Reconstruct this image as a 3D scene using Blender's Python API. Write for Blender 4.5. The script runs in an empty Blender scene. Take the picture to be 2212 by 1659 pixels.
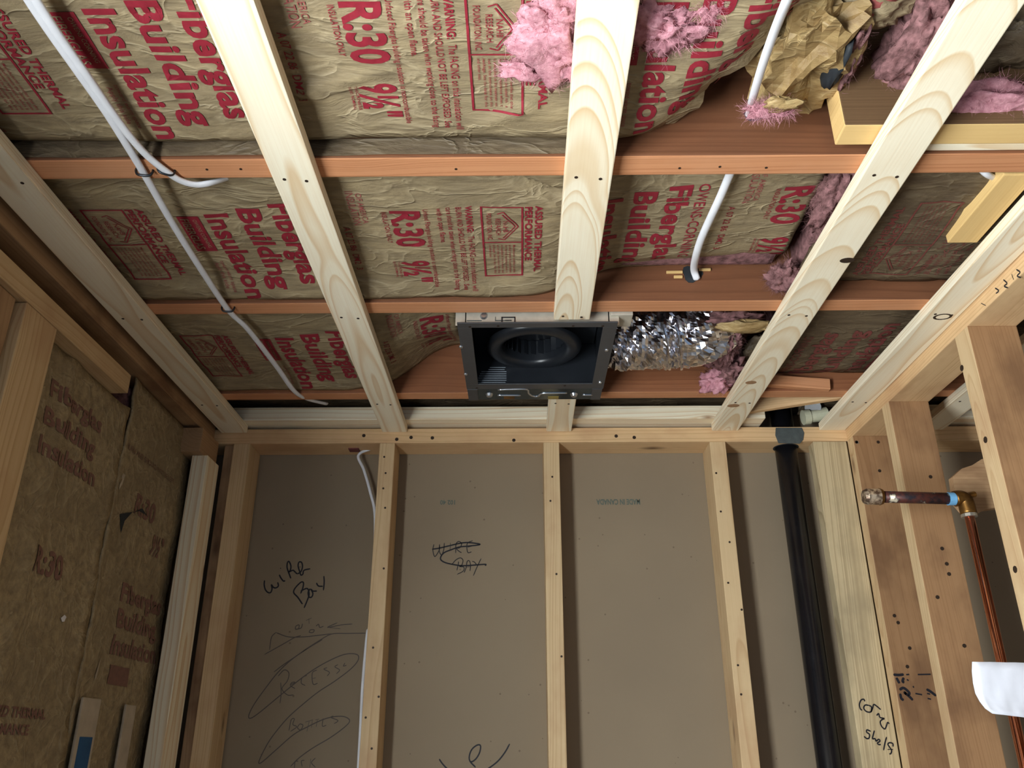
import bpy, bmesh, math, random
from mathutils import Vector, Matrix, noise

# ---------------------------------------------------------------- camera, world, lights, exposure
scene = bpy.context.scene
COL = scene.collection
PW, PH, F = 2212.0, 1659.0, 1827.5
RIGHT = Vector((0.99995, 0.01014, -0.00093)); UP = Vector((0.00491, -0.40032, 0.91636)); FWD = Vector((-0.00892, 0.91632, 0.40035))
CAM = Vector((0.0, 0.0, 1.707))
cd = bpy.data.cameras.new('camera'); cam = bpy.data.objects.new('camera', cd); COL.objects.link(cam)
cd.sensor_width = 36.0; cd.lens = F / PW * 36.0; cd.clip_start = 0.02
cam.matrix_world = Matrix(((RIGHT.x, UP.x, -FWD.x, CAM.x), (RIGHT.y, UP.y, -FWD.y, CAM.y), (RIGHT.z, UP.z, -FWD.z, CAM.z), (0, 0, 0, 1)))
scene.camera = cam
w = bpy.data.worlds.new('world'); scene.world = w; w.use_nodes = True
w.node_tree.nodes['Background'].inputs[0].default_value = (0.52, 0.72, 1.0, 1)
w.node_tree.nodes['Background'].inputs[1].default_value = 0.24
# daylight coming through the window in the left wall
WIN_Y0, WIN_Y1, WIN_Z0, WIN_Z1 = -0.38, 0.24, 0.95, 2.06
ld = bpy.data.lights.new('window_daylight', 'AREA'); lo = bpy.data.objects.new('window_daylight', ld); COL.objects.link(lo)
ld.shape = 'RECTANGLE'; ld.size = WIN_Z1 - WIN_Z0; ld.size_y = WIN_Y1 - WIN_Y0
ld.energy = 70.0; ld.color = (0.90, 0.97, 1.0)
lo.location = (-0.832, (WIN_Y0 + WIN_Y1) / 2, (WIN_Z0 + WIN_Z1) / 2); lo.rotation_euler = (0, -math.pi / 2, 0)
vs = scene.view_settings
vs.view_transform = 'Standard'; vs.look = 'None'; vs.gamma = 1.0; vs.use_curve_mapping = False; vs.exposure = 0.62

# ---------------------------------------------------------------- pixel -> point on a real plane
def ray(px, py):
    return RIGHT * ((px - PW / 2) / F) + UP * ((PH / 2 - py) / F) + FWD
def onz(px, py, z):
    r = ray(px, py); return CAM + r * ((z - CAM.z) / r.z)
def ony(px, py, y):
    r = ray(px, py); return CAM + r * ((y - CAM.y) / r.y)
def onx(px, py, x):
    r = ray(px, py); return CAM + r * ((x - CAM.x) / r.x)

ZS, ZJ = 2.440, 2.459           # underside of furring strips, underside of joists
YW, YD = 1.975, 2.064           # face of back studs, face of drywall behind them
DECK = 2.72                     # underside of the floor deck above

def srgb(r, g, b):
    f = lambda c: (c / 255 / 12.92) if c / 255 <= 0.04045 else ((c / 255 + 0.055) / 1.055) ** 2.4
    return (f(r), f(g), f(b), 1)
def sst(a, b, t):
    t = max(0.0, min(1.0, (t - a) / (b - a))); return t * t * (3 - 2 * t)

# ---------------------------------------------------------------- materials
class NT:
    def __init__(s, name):
        s.m = bpy.data.materials.new(name); s.m.use_nodes = True; s.t = s.m.node_tree
        s.b = s.t.nodes['Principled BSDF']
    def n(s, typ, **kw):
        nd = s.t.nodes.new(typ)
        for k, v in kw.items():
            if k in nd.inputs.keys() or k.isdigit(): pass
            if hasattr(nd, k) and not k in ('inputs',): setattr(nd, k, v)
        return nd
    def lk(s, a, b): s.t.links.new(a, b)
    def setin(s, sock, v):
        if hasattr(v, 'is_linked'): s.lk(v, sock)
        else: sock.default_value = v
    def math(s, op, a, b=None, c=None, clamp=False):
        nd = s.t.nodes.new('ShaderNodeMath'); nd.operation = op; nd.use_clamp = clamp
        s.setin(nd.inputs[0], a)
        if b is not None: s.setin(nd.inputs[1], b)
        if c is not None: s.setin(nd.inputs[2], c)
        return nd.outputs[0]
    def vmul(s, a, v):
        nd = s.t.nodes.new('ShaderNodeVectorMath'); nd.operation = 'MULTIPLY'; s.setin(nd.inputs[0], a); s.setin(nd.inputs[1], v); return nd.outputs[0]
    def vadd(s, a, v):
        nd = s.t.nodes.new('ShaderNodeVectorMath'); nd.operation = 'ADD'; s.setin(nd.inputs[0], a); s.setin(nd.inputs[1], v); return nd.outputs[0]
    def noise(s, vec, scale, detail=3, rough=0.55, dist=0.0):
        nd = s.t.nodes.new('ShaderNodeTexNoise'); s.lk(vec, nd.inputs['Vector']); nd.inputs['Scale'].default_value = scale
        nd.inputs['Detail'].default_value = detail; nd.inputs['Roughness'].default_value = rough; nd.inputs['Distortion'].default_value = dist
        return nd.outputs['Fac']
    def ramp(s, fac, stops):
        nd = s.t.nodes.new('ShaderNodeValToRGB'); s.lk(fac, nd.inputs[0]); e = nd.color_ramp.elements
        while len(e) < len(stops): e.new(0.5)
        for i, (p, c) in enumerate(stops):
            e[i].position = p; e[i].color = c if hasattr(c, '__len__') else (c, c, c, 1)
        return nd.outputs[0]
    def mix(s, fac, a, b, mode='MIX'):
        nd = s.t.nodes.new('ShaderNodeMix'); nd.data_type = 'RGBA'; nd.blend_type = mode
        s.setin(nd.inputs[0], fac); s.setin(nd.inputs[6], a); s.setin(nd.inputs[7], b); return nd.outputs[2]
    def attr(s, name):
        nd = s.t.nodes.new('ShaderNodeAttribute'); nd.attribute_type = 'OBJECT'; nd.attribute_name = name; return nd.outputs['Fac']
    def coord(s, kind='Object'):
        return s.t.nodes.new('ShaderNodeTexCoord').outputs[kind]
    def bump(s, h, strength, dist=0.001):
        nd = s.t.nodes.new('ShaderNodeBump'); nd.inputs['Strength'].default_value = strength; nd.inputs['Distance'].default_value = dist
        s.lk(h, nd.inputs['Height']); s.lk(nd.outputs[0], s.b.inputs['Normal'])
    def out(s, col, rough=0.6, metal=0.0, spec=0.3):
        s.setin(s.b.inputs['Base Color'], col); s.setin(s.b.inputs['Roughness'], rough)
        s.b.inputs['Metallic'].default_value = metal; s.b.inputs['Specular IOR Level'].default_value = spec
        return s.m

def wood(name, light, dark, knotc, freq=140.0, contrast=0.55, blotch=None, blotch_amt=0.0, rough=0.65, knot=0.11):
    s = NT(name); co = s.coord(); seed = s.attr('seed')
    cmb = s.t.nodes.new('ShaderNodeCombineXYZ'); s.lk(seed, cmb.inputs[0]); s.lk(seed, cmb.inputs[1])
    v = s.vadd(co, cmb.outputs[0])
    # knots
    vor = s.t.nodes.new('ShaderNodeTexVoronoi'); s.lk(s.vmul(v, (3.4, 9.0, 9.0)), vor.inputs['Vector']); vor.inputs['Scale'].default_value = 1.0
    kd = vor.outputs['Distance']
    kmask = s.math('SUBTRACT', 1.0, s.math('SMOOTH_MIN', s.math('DIVIDE', kd, knot), 1.0, 0.1), clamp=True)
    halo = s.math('POWER', s.math('SUBTRACT', 1.0, kd, clamp=True), 8.0)
    n1 = s.math('SUBTRACT', s.noise(s.vmul(v, (1.6, 6, 6)), 1.0, 2), 0.5)
    sep = s.t.nodes.new('ShaderNodeSeparateXYZ'); s.lk(co, sep.inputs[0])
    yy = s.math('ADD', s.math('SUBTRACT', sep.outputs[1], s.attr('cy')), s.math('MULTIPLY', n1, 0.020))
    zz = s.math('ADD', s.math('SUBTRACT', sep.outputs[2], s.attr('cz')), s.math('MULTIPLY', sep.outputs[0], s.attr('tilt')))
    zz = s.math('ADD', zz, s.math('MULTIPLY', s.noise(s.vmul(v, (2.2, 3, 3)), 1.0, 1), 0.02))
    r = s.math('SQRT', s.math('ADD', s.math('MULTIPLY', yy, yy), s.math('MULTIPLY', zz, zz)))
    r = s.math('ADD', r, s.math('MULTIPLY', halo, 0.012))
    n1d = s.t.nodes.new('ShaderNodeTexNoise'); n1d.noise_dimensions = '1D'; s.lk(s.math('ADD', s.math('MULTIPLY', r, 55.0), seed), n1d.inputs['W']); n1d.inputs['Scale'].default_value = 1.0; n1d.inputs['Detail'].default_value = 1.0
    fr = s.math('FRACT', s.math('ADD', s.math('MULTIPLY', r, freq), s.math('MULTIPLY', n1d.outputs['Fac'], 3.2)))
    ring = s.ramp(fr, [(0.0, 0.0), (0.55, 0.18), (0.9, 1.0), (1.0, 0.0)])
    fib = s.noise(s.vmul(v, (6, 320, 320)), 1.0, 2)
    mot = s.noise(s.vmul(v, (2.5, 9, 9)), 1.0, 3)
    fac = s.math('MULTIPLY', ring, s.math('MULTIPLY_ADD', mot, contrast, contrast * 0.45), clamp=True)
    col = s.mix(fac, light, dark)
    col = s.mix(s.math('MULTIPLY', s.math('SUBTRACT', fib, 0.42, clamp=True), 0.55), col, dark)
    if blotch is not None:
        bn = s.ramp(s.noise(s.vmul(v, (5, 9, 9)), 1.0, 4, 0.6), [(0.48, 0.0), (0.66, 1.0)])
        col = s.mix(s.math('MULTIPLY', bn, blotch_amt), col, blotch)
    col = s.mix(s.math('MULTIPLY', s.math('POWER', halo, 2.0), 0.35), col, dark)
    col = s.mix(s.math('MULTIPLY', kmask, 0.95, clamp=True), col, knotc)
    s.bump(fib, 0.25, 0.0006)
    return s.out(col, rough, 0, 0.25)

M = {}
M['new'] = wood('new_spruce', srgb(249, 238, 212), srgb(222, 188, 140), srgb(150, 104, 66), 135.0, 0.8, knot=0.07)
M['stud'] = wood('stud_spruce', srgb(212, 184, 142), srgb(180, 142, 100), srgb(84, 48, 28), 150.0, 0.6, srgb(178, 136, 100), 0.45, knot=0.11)
M['plate'] = wood('plate_spruce', srgb(222, 186, 140), srgb(188, 146, 100), srgb(70, 40, 24), 150.0, 0.6, srgb(182, 136, 98), 0.5, knot=0.13)
M['fir'] = wood('old_fir', srgb(204, 143, 101), srgb(170, 106, 68), srgb(80, 40, 24), 190.0, 0.6, srgb(208, 154, 116), 0.4, knot=0.05)
M['flat'] = wood('streaky_spruce', srgb(204, 184, 146), srgb(160, 138, 104), srgb(80, 58, 40), 110.0, 0.8, srgb(152, 136, 108), 0.6, knot=0.10)
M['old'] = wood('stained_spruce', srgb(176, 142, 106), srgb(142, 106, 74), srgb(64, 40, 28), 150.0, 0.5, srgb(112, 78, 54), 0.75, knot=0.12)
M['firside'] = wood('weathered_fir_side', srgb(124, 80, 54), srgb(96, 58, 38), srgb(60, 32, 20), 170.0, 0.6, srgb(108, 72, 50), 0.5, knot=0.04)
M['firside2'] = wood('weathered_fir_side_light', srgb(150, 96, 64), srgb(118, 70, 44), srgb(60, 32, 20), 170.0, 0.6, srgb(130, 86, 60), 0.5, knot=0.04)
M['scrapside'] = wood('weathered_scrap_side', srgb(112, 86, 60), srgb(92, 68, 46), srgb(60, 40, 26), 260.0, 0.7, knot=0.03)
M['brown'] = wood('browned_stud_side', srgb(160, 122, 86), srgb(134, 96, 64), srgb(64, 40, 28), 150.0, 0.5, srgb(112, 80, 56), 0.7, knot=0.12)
M['yellow'] = wood('yellow_pine', srgb(226, 190, 128), srgb(196, 150, 88), srgb(100, 66, 40), 150.0, 0.4, knot=0.05)

def plain(name, col, rough=0.6, metal=0.0, var=0.12, scale=30.0, bump=0.15, spec=0.3, col2=None):
    s = NT(name); co = s.coord(); n = s.noise(co, scale, 4)
    d = tuple(c * (1 - var * 2) for c in col[:3]) + (1,) if col2 is None else col2
    c = s.mix(s.ramp(n, [(0.3, 0.0), (0.7, 1.0)]), d, col)
    s.bump(n, bump, 0.002); return s.out(c, rough, metal, spec)

def kraft(name, base, dark, pale):
    s = NT(name); co = s.coord()
    st = s.noise(s.vmul(co, (14, 60, 60)), 1.0, 4, 0.65); bl = s.noise(co, 7.0, 4, 0.6); cr = s.noise(s.vmul(co, (10, 34, 34)), 1.0, 5, 0.65, 1.2)
    c = s.mix(s.ramp(st, [(0.35, 0.0), (0.62, 1.0)]), dark, base)
    c = s.mix(s.math('MULTIPLY', s.ramp(bl, [(0.42, 0.0), (0.62, 1.0)]), 0.55), c, dark)
    c = s.mix(s.ramp(cr, [(0.62, 0.0), (0.74, 0.7)]), c, pale)
    rn = s.noise(s.vmul(co, (9, 17, 17)), 1.0, 3, 0.5, 0.8)
    rid = s.math('POWER', s.math('SUBTRACT', 1.0, s.math('MULTIPLY', s.math('ABSOLUTE', s.math('SUBTRACT', rn, 0.5)), 14.0, clamp=True), clamp=True), 2.0)
    c = s.mix(s.math('MULTIPLY', rid, 0.28), c, pale)
    cr = s.math('ADD', cr, s.math('MULTIPLY', rid, 0.45))
    h = s.math('ADD', s.math('MULTIPLY', cr, 1.0), s.math('MULTIPLY', st, 0.35))
    s.bump(h, 0.6, 0.006); return s.out(c, 0.55, 0, 0.35)
M['kraft'] = kraft('kraft_paper', srgb(166, 147, 113), srgb(132, 116, 90), srgb(196, 178, 144))
M['kraftdk'] = kraft('dusty_kraft_paper', srgb(112, 96, 74), srgb(84, 70, 54), srgb(134, 118, 92))
M['kraftcr'] = kraft('crumpled_kraft_paper', srgb(186, 158, 108), srgb(136, 108, 68), srgb(210, 186, 138))
M['red'] = plain('red_print', srgb(150, 40, 54), 0.6, var=0.12, scale=90)
M['redfaint'] = plain('faded_red_print', srgb(166, 88, 84), 0.6, var=0.16, scale=120)
M['redwall'] = plain('weathered_red_print', srgb(134, 98, 86), 0.6, var=0.12, scale=90)
M['reddull'] = plain('dull_red_print', srgb(122, 62, 58), 0.6, var=0.12, scale=90)
M['pink'] = plain('pink_fiberglass', srgb(216, 160, 168), 0.95, var=0.22, scale=110, bump=1.0, spec=0.05, col2=srgb(170, 112, 122))
M['pinkold'] = plain('dusty_pink_fiberglass', srgb(160, 116, 116), 0.95, var=0.3, scale=80, bump=1.0, spec=0.05, col2=srgb(92, 66, 64))
M['tar'] = plain('dark_tar_stain', srgb(46, 50, 54), 0.6)
M['cable'] = plain('white_cable_jacket', srgb(236, 236, 240), 0.4, var=0.04, scale=40, bump=0.05)
M['staple'] = plain('dark_steel', srgb(70, 72, 76), 0.35, 0.8, var=0.1)
M['nail'] = plain('nail_hole_steel', srgb(58, 44, 34), 0.6, 0.2)
M['black'] = plain('black_pipe_plastic', srgb(26, 26, 30), 0.24, var=0.25, scale=18, bump=0.05, spec=0.5)
M['fandark'] = plain('fan_black_paint', srgb(34, 37, 42), 0.32, 0.0, var=0.1, spec=0.5, bump=0.02)
M['fanframe'] = plain('fan_grey_enamel', srgb(78, 78, 80), 0.35, 0.3, var=0.06, bump=0.02, spec=0.5)
M['galv'] = plain('galvanised_steel', srgb(206, 198, 182), 0.35, 0.35, var=0.08, scale=60, bump=0.03)
M['galvdk'] = plain('dark_galvanised_steel', srgb(82, 96, 104), 0.22, 0.85, var=0.1, scale=50, bump=0.03)
M['screw'] = plain('screw_steel', srgb(200, 202, 206), 0.25, 0.9, var=0.06)
M['whiteink'] = plain('pale_print', srgb(150, 158, 166), 0.6, var=0.05)
M['tag'] = plain('yellowed_tag', srgb(150, 130, 70), 0.5)
M['guard'] = plain('grey_guard_steel', srgb(104, 112, 112), 0.5, 0.5, var=0.14, scale=70)
M['ink'] = plain('black_marker', srgb(32, 31, 38), 0.6, var=0.1)
M['pencil'] = plain('pencil_graphite', srgb(92, 82, 74), 0.6, var=0.1)
M['knotpale'] = plain('pale_knot', srgb(176, 134, 96), 0.6, var=0.15, scale=120)
M['stamp'] = plain('green_grey_stamp', srgb(98, 106, 96), 0.7, var=0.1)
M['paper'] = plain('white_sheet', srgb(232, 232, 240), 0.5, var=0.05, scale=16, bump=0.2)
M['bluetape'] = plain('blue_print', srgb(40, 92, 140), 0.5)
M['beige'] = plain('beige_strip', srgb(190, 176, 156), 0.6)
M['brass'] = plain('aged_brass', srgb(150, 108, 54), 0.38, 0.85, var=0.3, scale=50, col2=srgb(70, 48, 28))
M['solder'] = plain('solder', srgb(220, 214, 200), 0.3, 0.85)
M['bluepaint'] = plain('blue_flux', srgb(120, 180, 224), 0.5, scale=80)
M['sheath'] = plain('old_sheathing', srgb(96, 78, 58), 0.8)
M['deck'] = plain('dark_deck', srgb(92, 68, 46), 0.8)
M['floor'] = plain('plywood_floor', srgb(128, 126, 124), 0.7, scale=6)
M['sash'] = plain('white_sash', srgb(230, 230, 228), 0.4)
M['pvc'] = plain('pale_plastic', srgb(206, 204, 176), 0.45)

def copper_mat():
    s = NT('copper'); co = s.coord(); n = s.noise(co, 40, 3)
    return s.out(s.mix(n, srgb(214, 130, 100), srgb(244, 176, 146)), 0.16, 1.0, 0.6)
M['copper'] = copper_mat()
def oldcopper():
    s = NT('blackened_copper'); co = s.coord(); n = s.noise(co, 38, 4, 0.6)
    c = s.ramp(n, [(0.36, srgb(40, 36, 42)), (0.5, srgb(92, 50, 42)), (0.58, srgb(58, 46, 46)), (0.66, srgb(210, 196, 172)), (0.72, srgb(196, 180, 150))])
    s.bump(n, 0.4, 0.002); return s.out(c, 0.45, 0.35, 0.4)
M['copperold'] = oldcopper()
def capmat():
    s = NT('cap_copper'); co = s.coord(); n = s.noise(co, 90, 3)
    return s.out(s.ramp(n, [(0.4, srgb(96, 76, 62)), (0.6, srgb(206, 186, 160))]), 0.35, 0.6)
M['cap'] = capmat()
def foilmat():
    s = NT('foil'); co = s.coord(); n = s.noise(co, 34, 2, 0.5, 0.4)
    s.bump(n, 0.3, 0.004); return s.out(srgb(226, 224, 230), 0.2, 1.0)
M['foil'] = foilmat()
def drymat():
    s = NT('grey_brown_drywall_back'); co = s.coord()
    a = s.noise(co, 2.2, 3); b = s.noise(co, 160, 2)
    c = s.mix(s.ramp(a, [(0.3, 0.0), (0.7, 1.0)]), srgb(136, 120, 99), srgb(146, 129, 106))
    vo = s.t.nodes.new('ShaderNodeTexVoronoi'); s.lk(co, vo.inputs['Vector']); vo.inputs['Scale'].default_value = 26
    sp = s.math('LESS_THAN', vo.outputs['Distance'], 0.06)
    c = s.mix(s.math('MULTIPLY', sp, 0.55), c, srgb(92, 74, 58))
    s.bump(b, 0.1, 0.001); return s.out(c, 0.75, 0, 0.2)
M['dry'] = drymat()
def glassmat():
    s = NT('window_glass'); s.b.inputs['Transmission Weight'].default_value = 1.0
    return s.out((1, 1, 1, 1), 0.02, 0, 0.5)
M['glass'] = glassmat()

# ---------------------------------------------------------------- object helpers
def link(name, me, mat, parent=None):
    o = bpy.data.objects.new(name, me); COL.objects.link(o)
    if mat is not None and len(me.materials) == 0: me.materials.append(M[mat] if isinstance(mat, str) else mat)
    if parent is not None: o.parent = parent
    return o
def bmobj(name, bm, mat, parent=None, smooth=False):
    me = bpy.data.meshes.new(name); bm.to_mesh(me); bm.free()
    if smooth:
        for p in me.polygons: p.use_smooth = True
    return link(name, me, mat, parent)
def tag(o, label, cat, group=None):
    o['label'] = label; o['category'] = cat
    if group: o['group'] = group
    return o
def struct(o, label=None):
    o['kind'] = 'structure'
    if label: o['label'] = label
    return o
def empty(name, loc, label, cat, group=None):
    o = bpy.data.objects.new(name, None); COL.objects.link(o); o.location = loc; o.empty_display_size = 0.05
    return tag(o, label, cat, group)
def child(name, bm, mat, par, smooth=False):
    """mesh given in world coordinates, parented to a thing"""
    o = bmobj(name, bm, mat, par, smooth)
    pm = Matrix.Translation(par.location) if par.type == 'EMPTY' else par.matrix_basis.copy()
    if par.parent is not None:
        pp = par.parent; pm = (Matrix.Translation(pp.location) if pp.type == 'EMPTY' else pp.matrix_basis) @ par.matrix_parent_inverse @ par.matrix_basis
    o.matrix_parent_inverse = pm.inverted()
    return o
def stuff(o, label=None):
    o['kind'] = 'stuff'
    if label: o['label'] = label
    return o
def bbox(bm, x0, x1, y0, y1, z0, z1, bev=0.0):
    r = bmesh.ops.create_cube(bm, size=1.0)
    for v in r['verts']:
        v.co = Vector(((x0 + x1) / 2 + v.co.x * (x1 - x0), (y0 + y1) / 2 + v.co.y * (y1 - y0), (z0 + z1) / 2 + v.co.z * (z1 - z0)))
    if bev > 0:
        ed = list({e for v in r['verts'] for e in v.link_edges})
        bmesh.ops.bevel(bm, geom=ed, offset=bev, segments=2, affect='EDGES', profile=0.6)
    return bm
def cyl(bm, p0, p1, r0, r1=None, seg=20, caps=True):
    p0 = Vector(p0); p1 = Vector(p1); r1 = r0 if r1 is None else r1
    d = (p1 - p0).normalized(); q = d.to_track_quat('Z', 'Y').to_matrix()
    A = []; B = []
    for i in range(seg):
        a = 2 * math.pi * i / seg; c = q @ Vector((math.cos(a), math.sin(a), 0))
        A.append(bm.verts.new(p0 + c * r0)); B.append(bm.verts.new(p1 + c * r1))
    for i in range(seg):
        j = (i + 1) % seg; bm.faces.new((A[i], A[j], B[j], B[i]))
    if caps: bm.faces.new(A[::-1]); bm.faces.new(B)
    return bm
def catmull(P, n=8):
    P = [Vector(p) for p in P]; Q = [P[0] * 2 - P[1]] + P + [P[-1] * 2 - P[-2]]; out = []
    for i in range(1, len(Q) - 2):
        a, b, c, d = Q[i - 1:i + 3]
        for k in range(n):
            t = k / n
            out.append(0.5 * ((2 * b) + (c - a) * t + (2 * a - 5 * b + 4 * c - d) * t * t + (3 * b - a - 3 * c + d) * t ** 3))
    out.append(P[-1]); return out
def tube(bm, P, rx, ry=None, seg=12, n=8, up=Vector((0, 0, 1)), raw=False):
    pts = [Vector(p) for p in P] if raw else catmull(P, n); ry = rx if ry is None else ry; rings = []
    for i, p in enumerate(pts):
        d = (pts[min(i + 1, len(pts) - 1)] - pts[max(i - 1, 0)]).normalized()
        s = d.cross(up)
        if s.length < 1e-4: s = d.cross(Vector((1, 0, 0)))
        s.normalize(); u = s.cross(d)
        rings.append([bm.verts.new(p + s * (rx * math.cos(2 * math.pi * k / seg)) + u * (ry * math.sin(2 * math.pi * k / seg))) for k in range(seg)])
    for a, b in zip(rings, rings[1:]):
        for k in range(seg):
            bm.faces.new((a[k], a[(k + 1) % seg], b[(k + 1) % seg], b[k]))
    bm.faces.new(rings[0][::-1]); bm.faces.new(rings[-1]); return bm

SEED = [0]
def board(name, x0, x1, y0, y1, z0, z1, mat, label, cat, group=None, bev=0.0018, cy=None, cz=None, tilt=None, rot=None, parent=None, side=None):
    dims = (x1 - x0, y1 - y0, z1 - z0); ax = max(range(3), key=lambda i: dims[i])
    c = Vector(((x0 + x1) / 2, (y0 + y1) / 2, (z0 + z1) / 2))
    if ax == 0: L, Wd, T = dims[0], dims[1], dims[2]; rm = Matrix.Identity(3)
    elif ax == 1: L, Wd, T = dims[1], dims[0], dims[2]; rm = Matrix.Rotation(math.pi / 2, 3, 'Z')
    else: L, Wd, T = dims[2], dims[1], dims[0]; rm = Matrix.Rotation(-math.pi / 2, 3, 'Y')
    bm = bmesh.new(); bbox(bm, -L / 2, L / 2, -Wd / 2, Wd / 2, -T / 2, T / 2, bev)
    o = bmobj(name, bm, mat, parent)
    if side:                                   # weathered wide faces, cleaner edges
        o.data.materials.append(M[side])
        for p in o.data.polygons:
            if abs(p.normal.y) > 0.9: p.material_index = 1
    m = rm.to_4x4()
    if rot is not None: m = rot.to_4x4() @ m
    o.matrix_world = Matrix.Translation(c) @ m
    SEED[0] += 1; rnd = random.Random(SEED[0] * 7 + 3)
    o['seed'] = SEED[0] * 3.71
    o['cy'] = rnd.uniform(-0.02, 0.02) if cy is None else cy
    o['cz'] = rnd.choice((-1, 1)) * rnd.uniform(0.02, 0.05) if cz is None else cz
    o['tilt'] = rnd.uniform(-0.05, 0.05) if tilt is None else tilt
    if label: tag(o, label, cat, group)
    return o
def nails(par, pts, nrm, r=0.0026, mat='nail'):
    n = Vector(nrm)
    for p in pts:
        bm = bmesh.new(); p = Vector(p); cyl(bm, p - n * 0.002, p + n * 0.0006, r, seg=8); child('nail', bm, mat, par)

# ---------------------------------------------------------------- text on surfaces
FC = {}
def textmesh(s, bold):
    key = (s, bold)
    if key in FC: return FC[key]
    cu = bpy.data.curves.new('t', 'FONT'); cu.body = s; cu.size = 1.0; cu.offset = 0.031 if bold else 0.004; cu.resolution_u = 3
    cu.space_character = 1.02
    o = bpy.data.objects.new('t', cu); COL.objects.link(o)
    dg = bpy.context.evaluated_depsgraph_get(); dg.update()
    me = o.evaluated_get(dg).to_mesh()
    V = [(v.co.x, v.co.y) for v in me.vertices]; Fc = [tuple(p.vertices) for p in me.polygons]
    o.evaluated_get(dg).to_mesh_clear(); bpy.data.objects.remove(o); bpy.data.curves.remove(cu)
    x0 = min(v[0] for v in V); x1 = max(v[0] for v in V)
    V = [((x - x0) / (x1 - x0), y / 0.70) for x, y in V]      # u 0..1, v in cap heights
    FC[key] = (V, Fc); return FC[key]
def put_text(bm, s, f, bold=False):
    """f maps (u 0..1, v cap heights) to a flat 2D/3D point"""
    V, Fc = textmesh(s, bold)
    vs_ = [bm.verts.new(f(u, v)) for u, v in V]
    for q in Fc:
        try: bm.faces.new([vs_[i] for i in q])
        except ValueError: pass
def put_rect(bm, pts):
    bm.faces.new([bm.verts.new(p) for p in pts])
def frame_rect(bm, x0, x1, y0, y1, t):
    for a, b, c, d in ((x0, x1, y0, y0 + t), (x0, x1, y1 - t, y1), (x0, x0 + t, y0, y1), (x1 - t, x1, y0, y1)):
        put_rect(bm, [(a, c, 0), (b, c, 0), (b, d, 0), (a, d, 0)])
def cut_grid(bm, x0, x1, y0, y1, st):
    i = math.ceil(x0 / st)
    while i * st < x1:
        bmesh.ops.bisect_plane(bm, geom=bm.verts[:] + bm.edges[:] + bm.faces[:], plane_co=(i * st, 0, 0), plane_no=(1, 0, 0)); i += 1
    i = math.ceil(y0 / st)
    while i * st < y1:
        bmesh.ops.bisect_plane(bm, geom=bm.verts[:] + bm.edges[:] + bm.faces[:], plane_co=(0, i * st, 0), plane_no=(0, 1, 0)); i += 1
def ribbon(bm, P, wd, nrm, smooth=True, n=5, lift=0.0006):
    pts = catmull(P, n) if smooth and len(P) > 2 else [Vector(p) for p in P]; nrm = Vector(nrm); L = []
    for i, p in enumerate(pts):
        d = (pts[min(i + 1, len(pts) - 1)] - pts[max(i - 1, 0)])
        s = d.cross(nrm)
        if s.length < 1e-9: s = Vector((1, 0, 0))
        s.normalize(); k = 0.55 if i in (0, len(pts) - 1) else 1.0
        L.append((bm.verts.new(p + nrm * lift + s * wd * k / 2), bm.verts.new(p + nrm * lift - s * wd * k / 2)))
    for a, b in zip(L, L[1:]):
        bm.faces.new((a[0], a[1], b[1], b[0]))

# ================================================================ THE SETTING
bm = bmesh.new(); bbox(bm, -3, 3.2, -2.6, 2.2, -0.05, 0.0); struct(bmobj('floor', bm, 'floor'), 'bare plywood floor')
bm = bmesh.new(); bbox(bm, -1.6, 3.2, -0.6, 2.2, DECK, DECK + 0.03); struct(bmobj('ceiling', bm, 'deck'), 'dark plank deck above the joists')
bm = bmesh.new(); bbox(bm, -1.2, 3.2, YD, YD + 0.013, 0, DECK)
wall_back = struct(bmobj('wall_back', bm, 'dry'), 'grey-brown paper back of drywall between the studs')
bm = bmesh.new()
XO = -0.885
bbox(bm, XO - 0.02, XO, WIN_Y1, 2.2, 0, DECK); bbox(bm, XO - 0.02, XO, -1.2, WIN_Y0, 0, DECK)
bbox(bm, XO - 0.02, XO, WIN_Y0, WIN_Y1, 0, WIN_Z0); bbox(bm, XO - 0.02, XO, WIN_Y0, WIN_Y1, WIN_Z1, DECK)
wall_left = struct(bmobj('wall_left', bm, 'sheath'), 'old sheathing behind the left wall insulation')
bm = bmesh.new(); bbox(bm, 2.3, 2.32, -1.2, 2.2, 0, DECK); struct(bmobj('wall_right', bm, 'dry'), 'drywall of the neighbouring room')
# window
wn = bpy.data.objects.new('window_1', None); COL.objects.link(wn); wn.location = (XO, (WIN_Y0 + WIN_Y1) / 2, WIN_Z0); wn['kind'] = 'structure'; wn['label'] = 'window in the left wall'
bm = bmesh.new()
bbox(bm, XO - 0.05, -0.765, WIN_Y0 - 0.03, WIN_Y0, WIN_Z0 - 0.03, WIN_Z1 + 0.03); bbox(bm, XO - 0.05, -0.765, WIN_Y1, WIN_Y1 + 0.03, WIN_Z0 - 0.03, WIN_Z1 + 0.03)
bbox(bm, XO - 0.05, -0.765, WIN_Y0, WIN_Y1, WIN_Z0 - 0.03, WIN_Z0); bbox(bm, XO - 0.05, -0.765, WIN_Y0, WIN_Y1, WIN_Z1, WIN_Z1 + 0.03)
child('window_frame', bm, 'sash', wn)
bm = bmesh.new(); bbox(bm, XO - 0.03, XO - 0.026, WIN_Y0, WIN_Y1, WIN_Z0, WIN_Z1); child('pane', bm, 'glass', wn)

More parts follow.
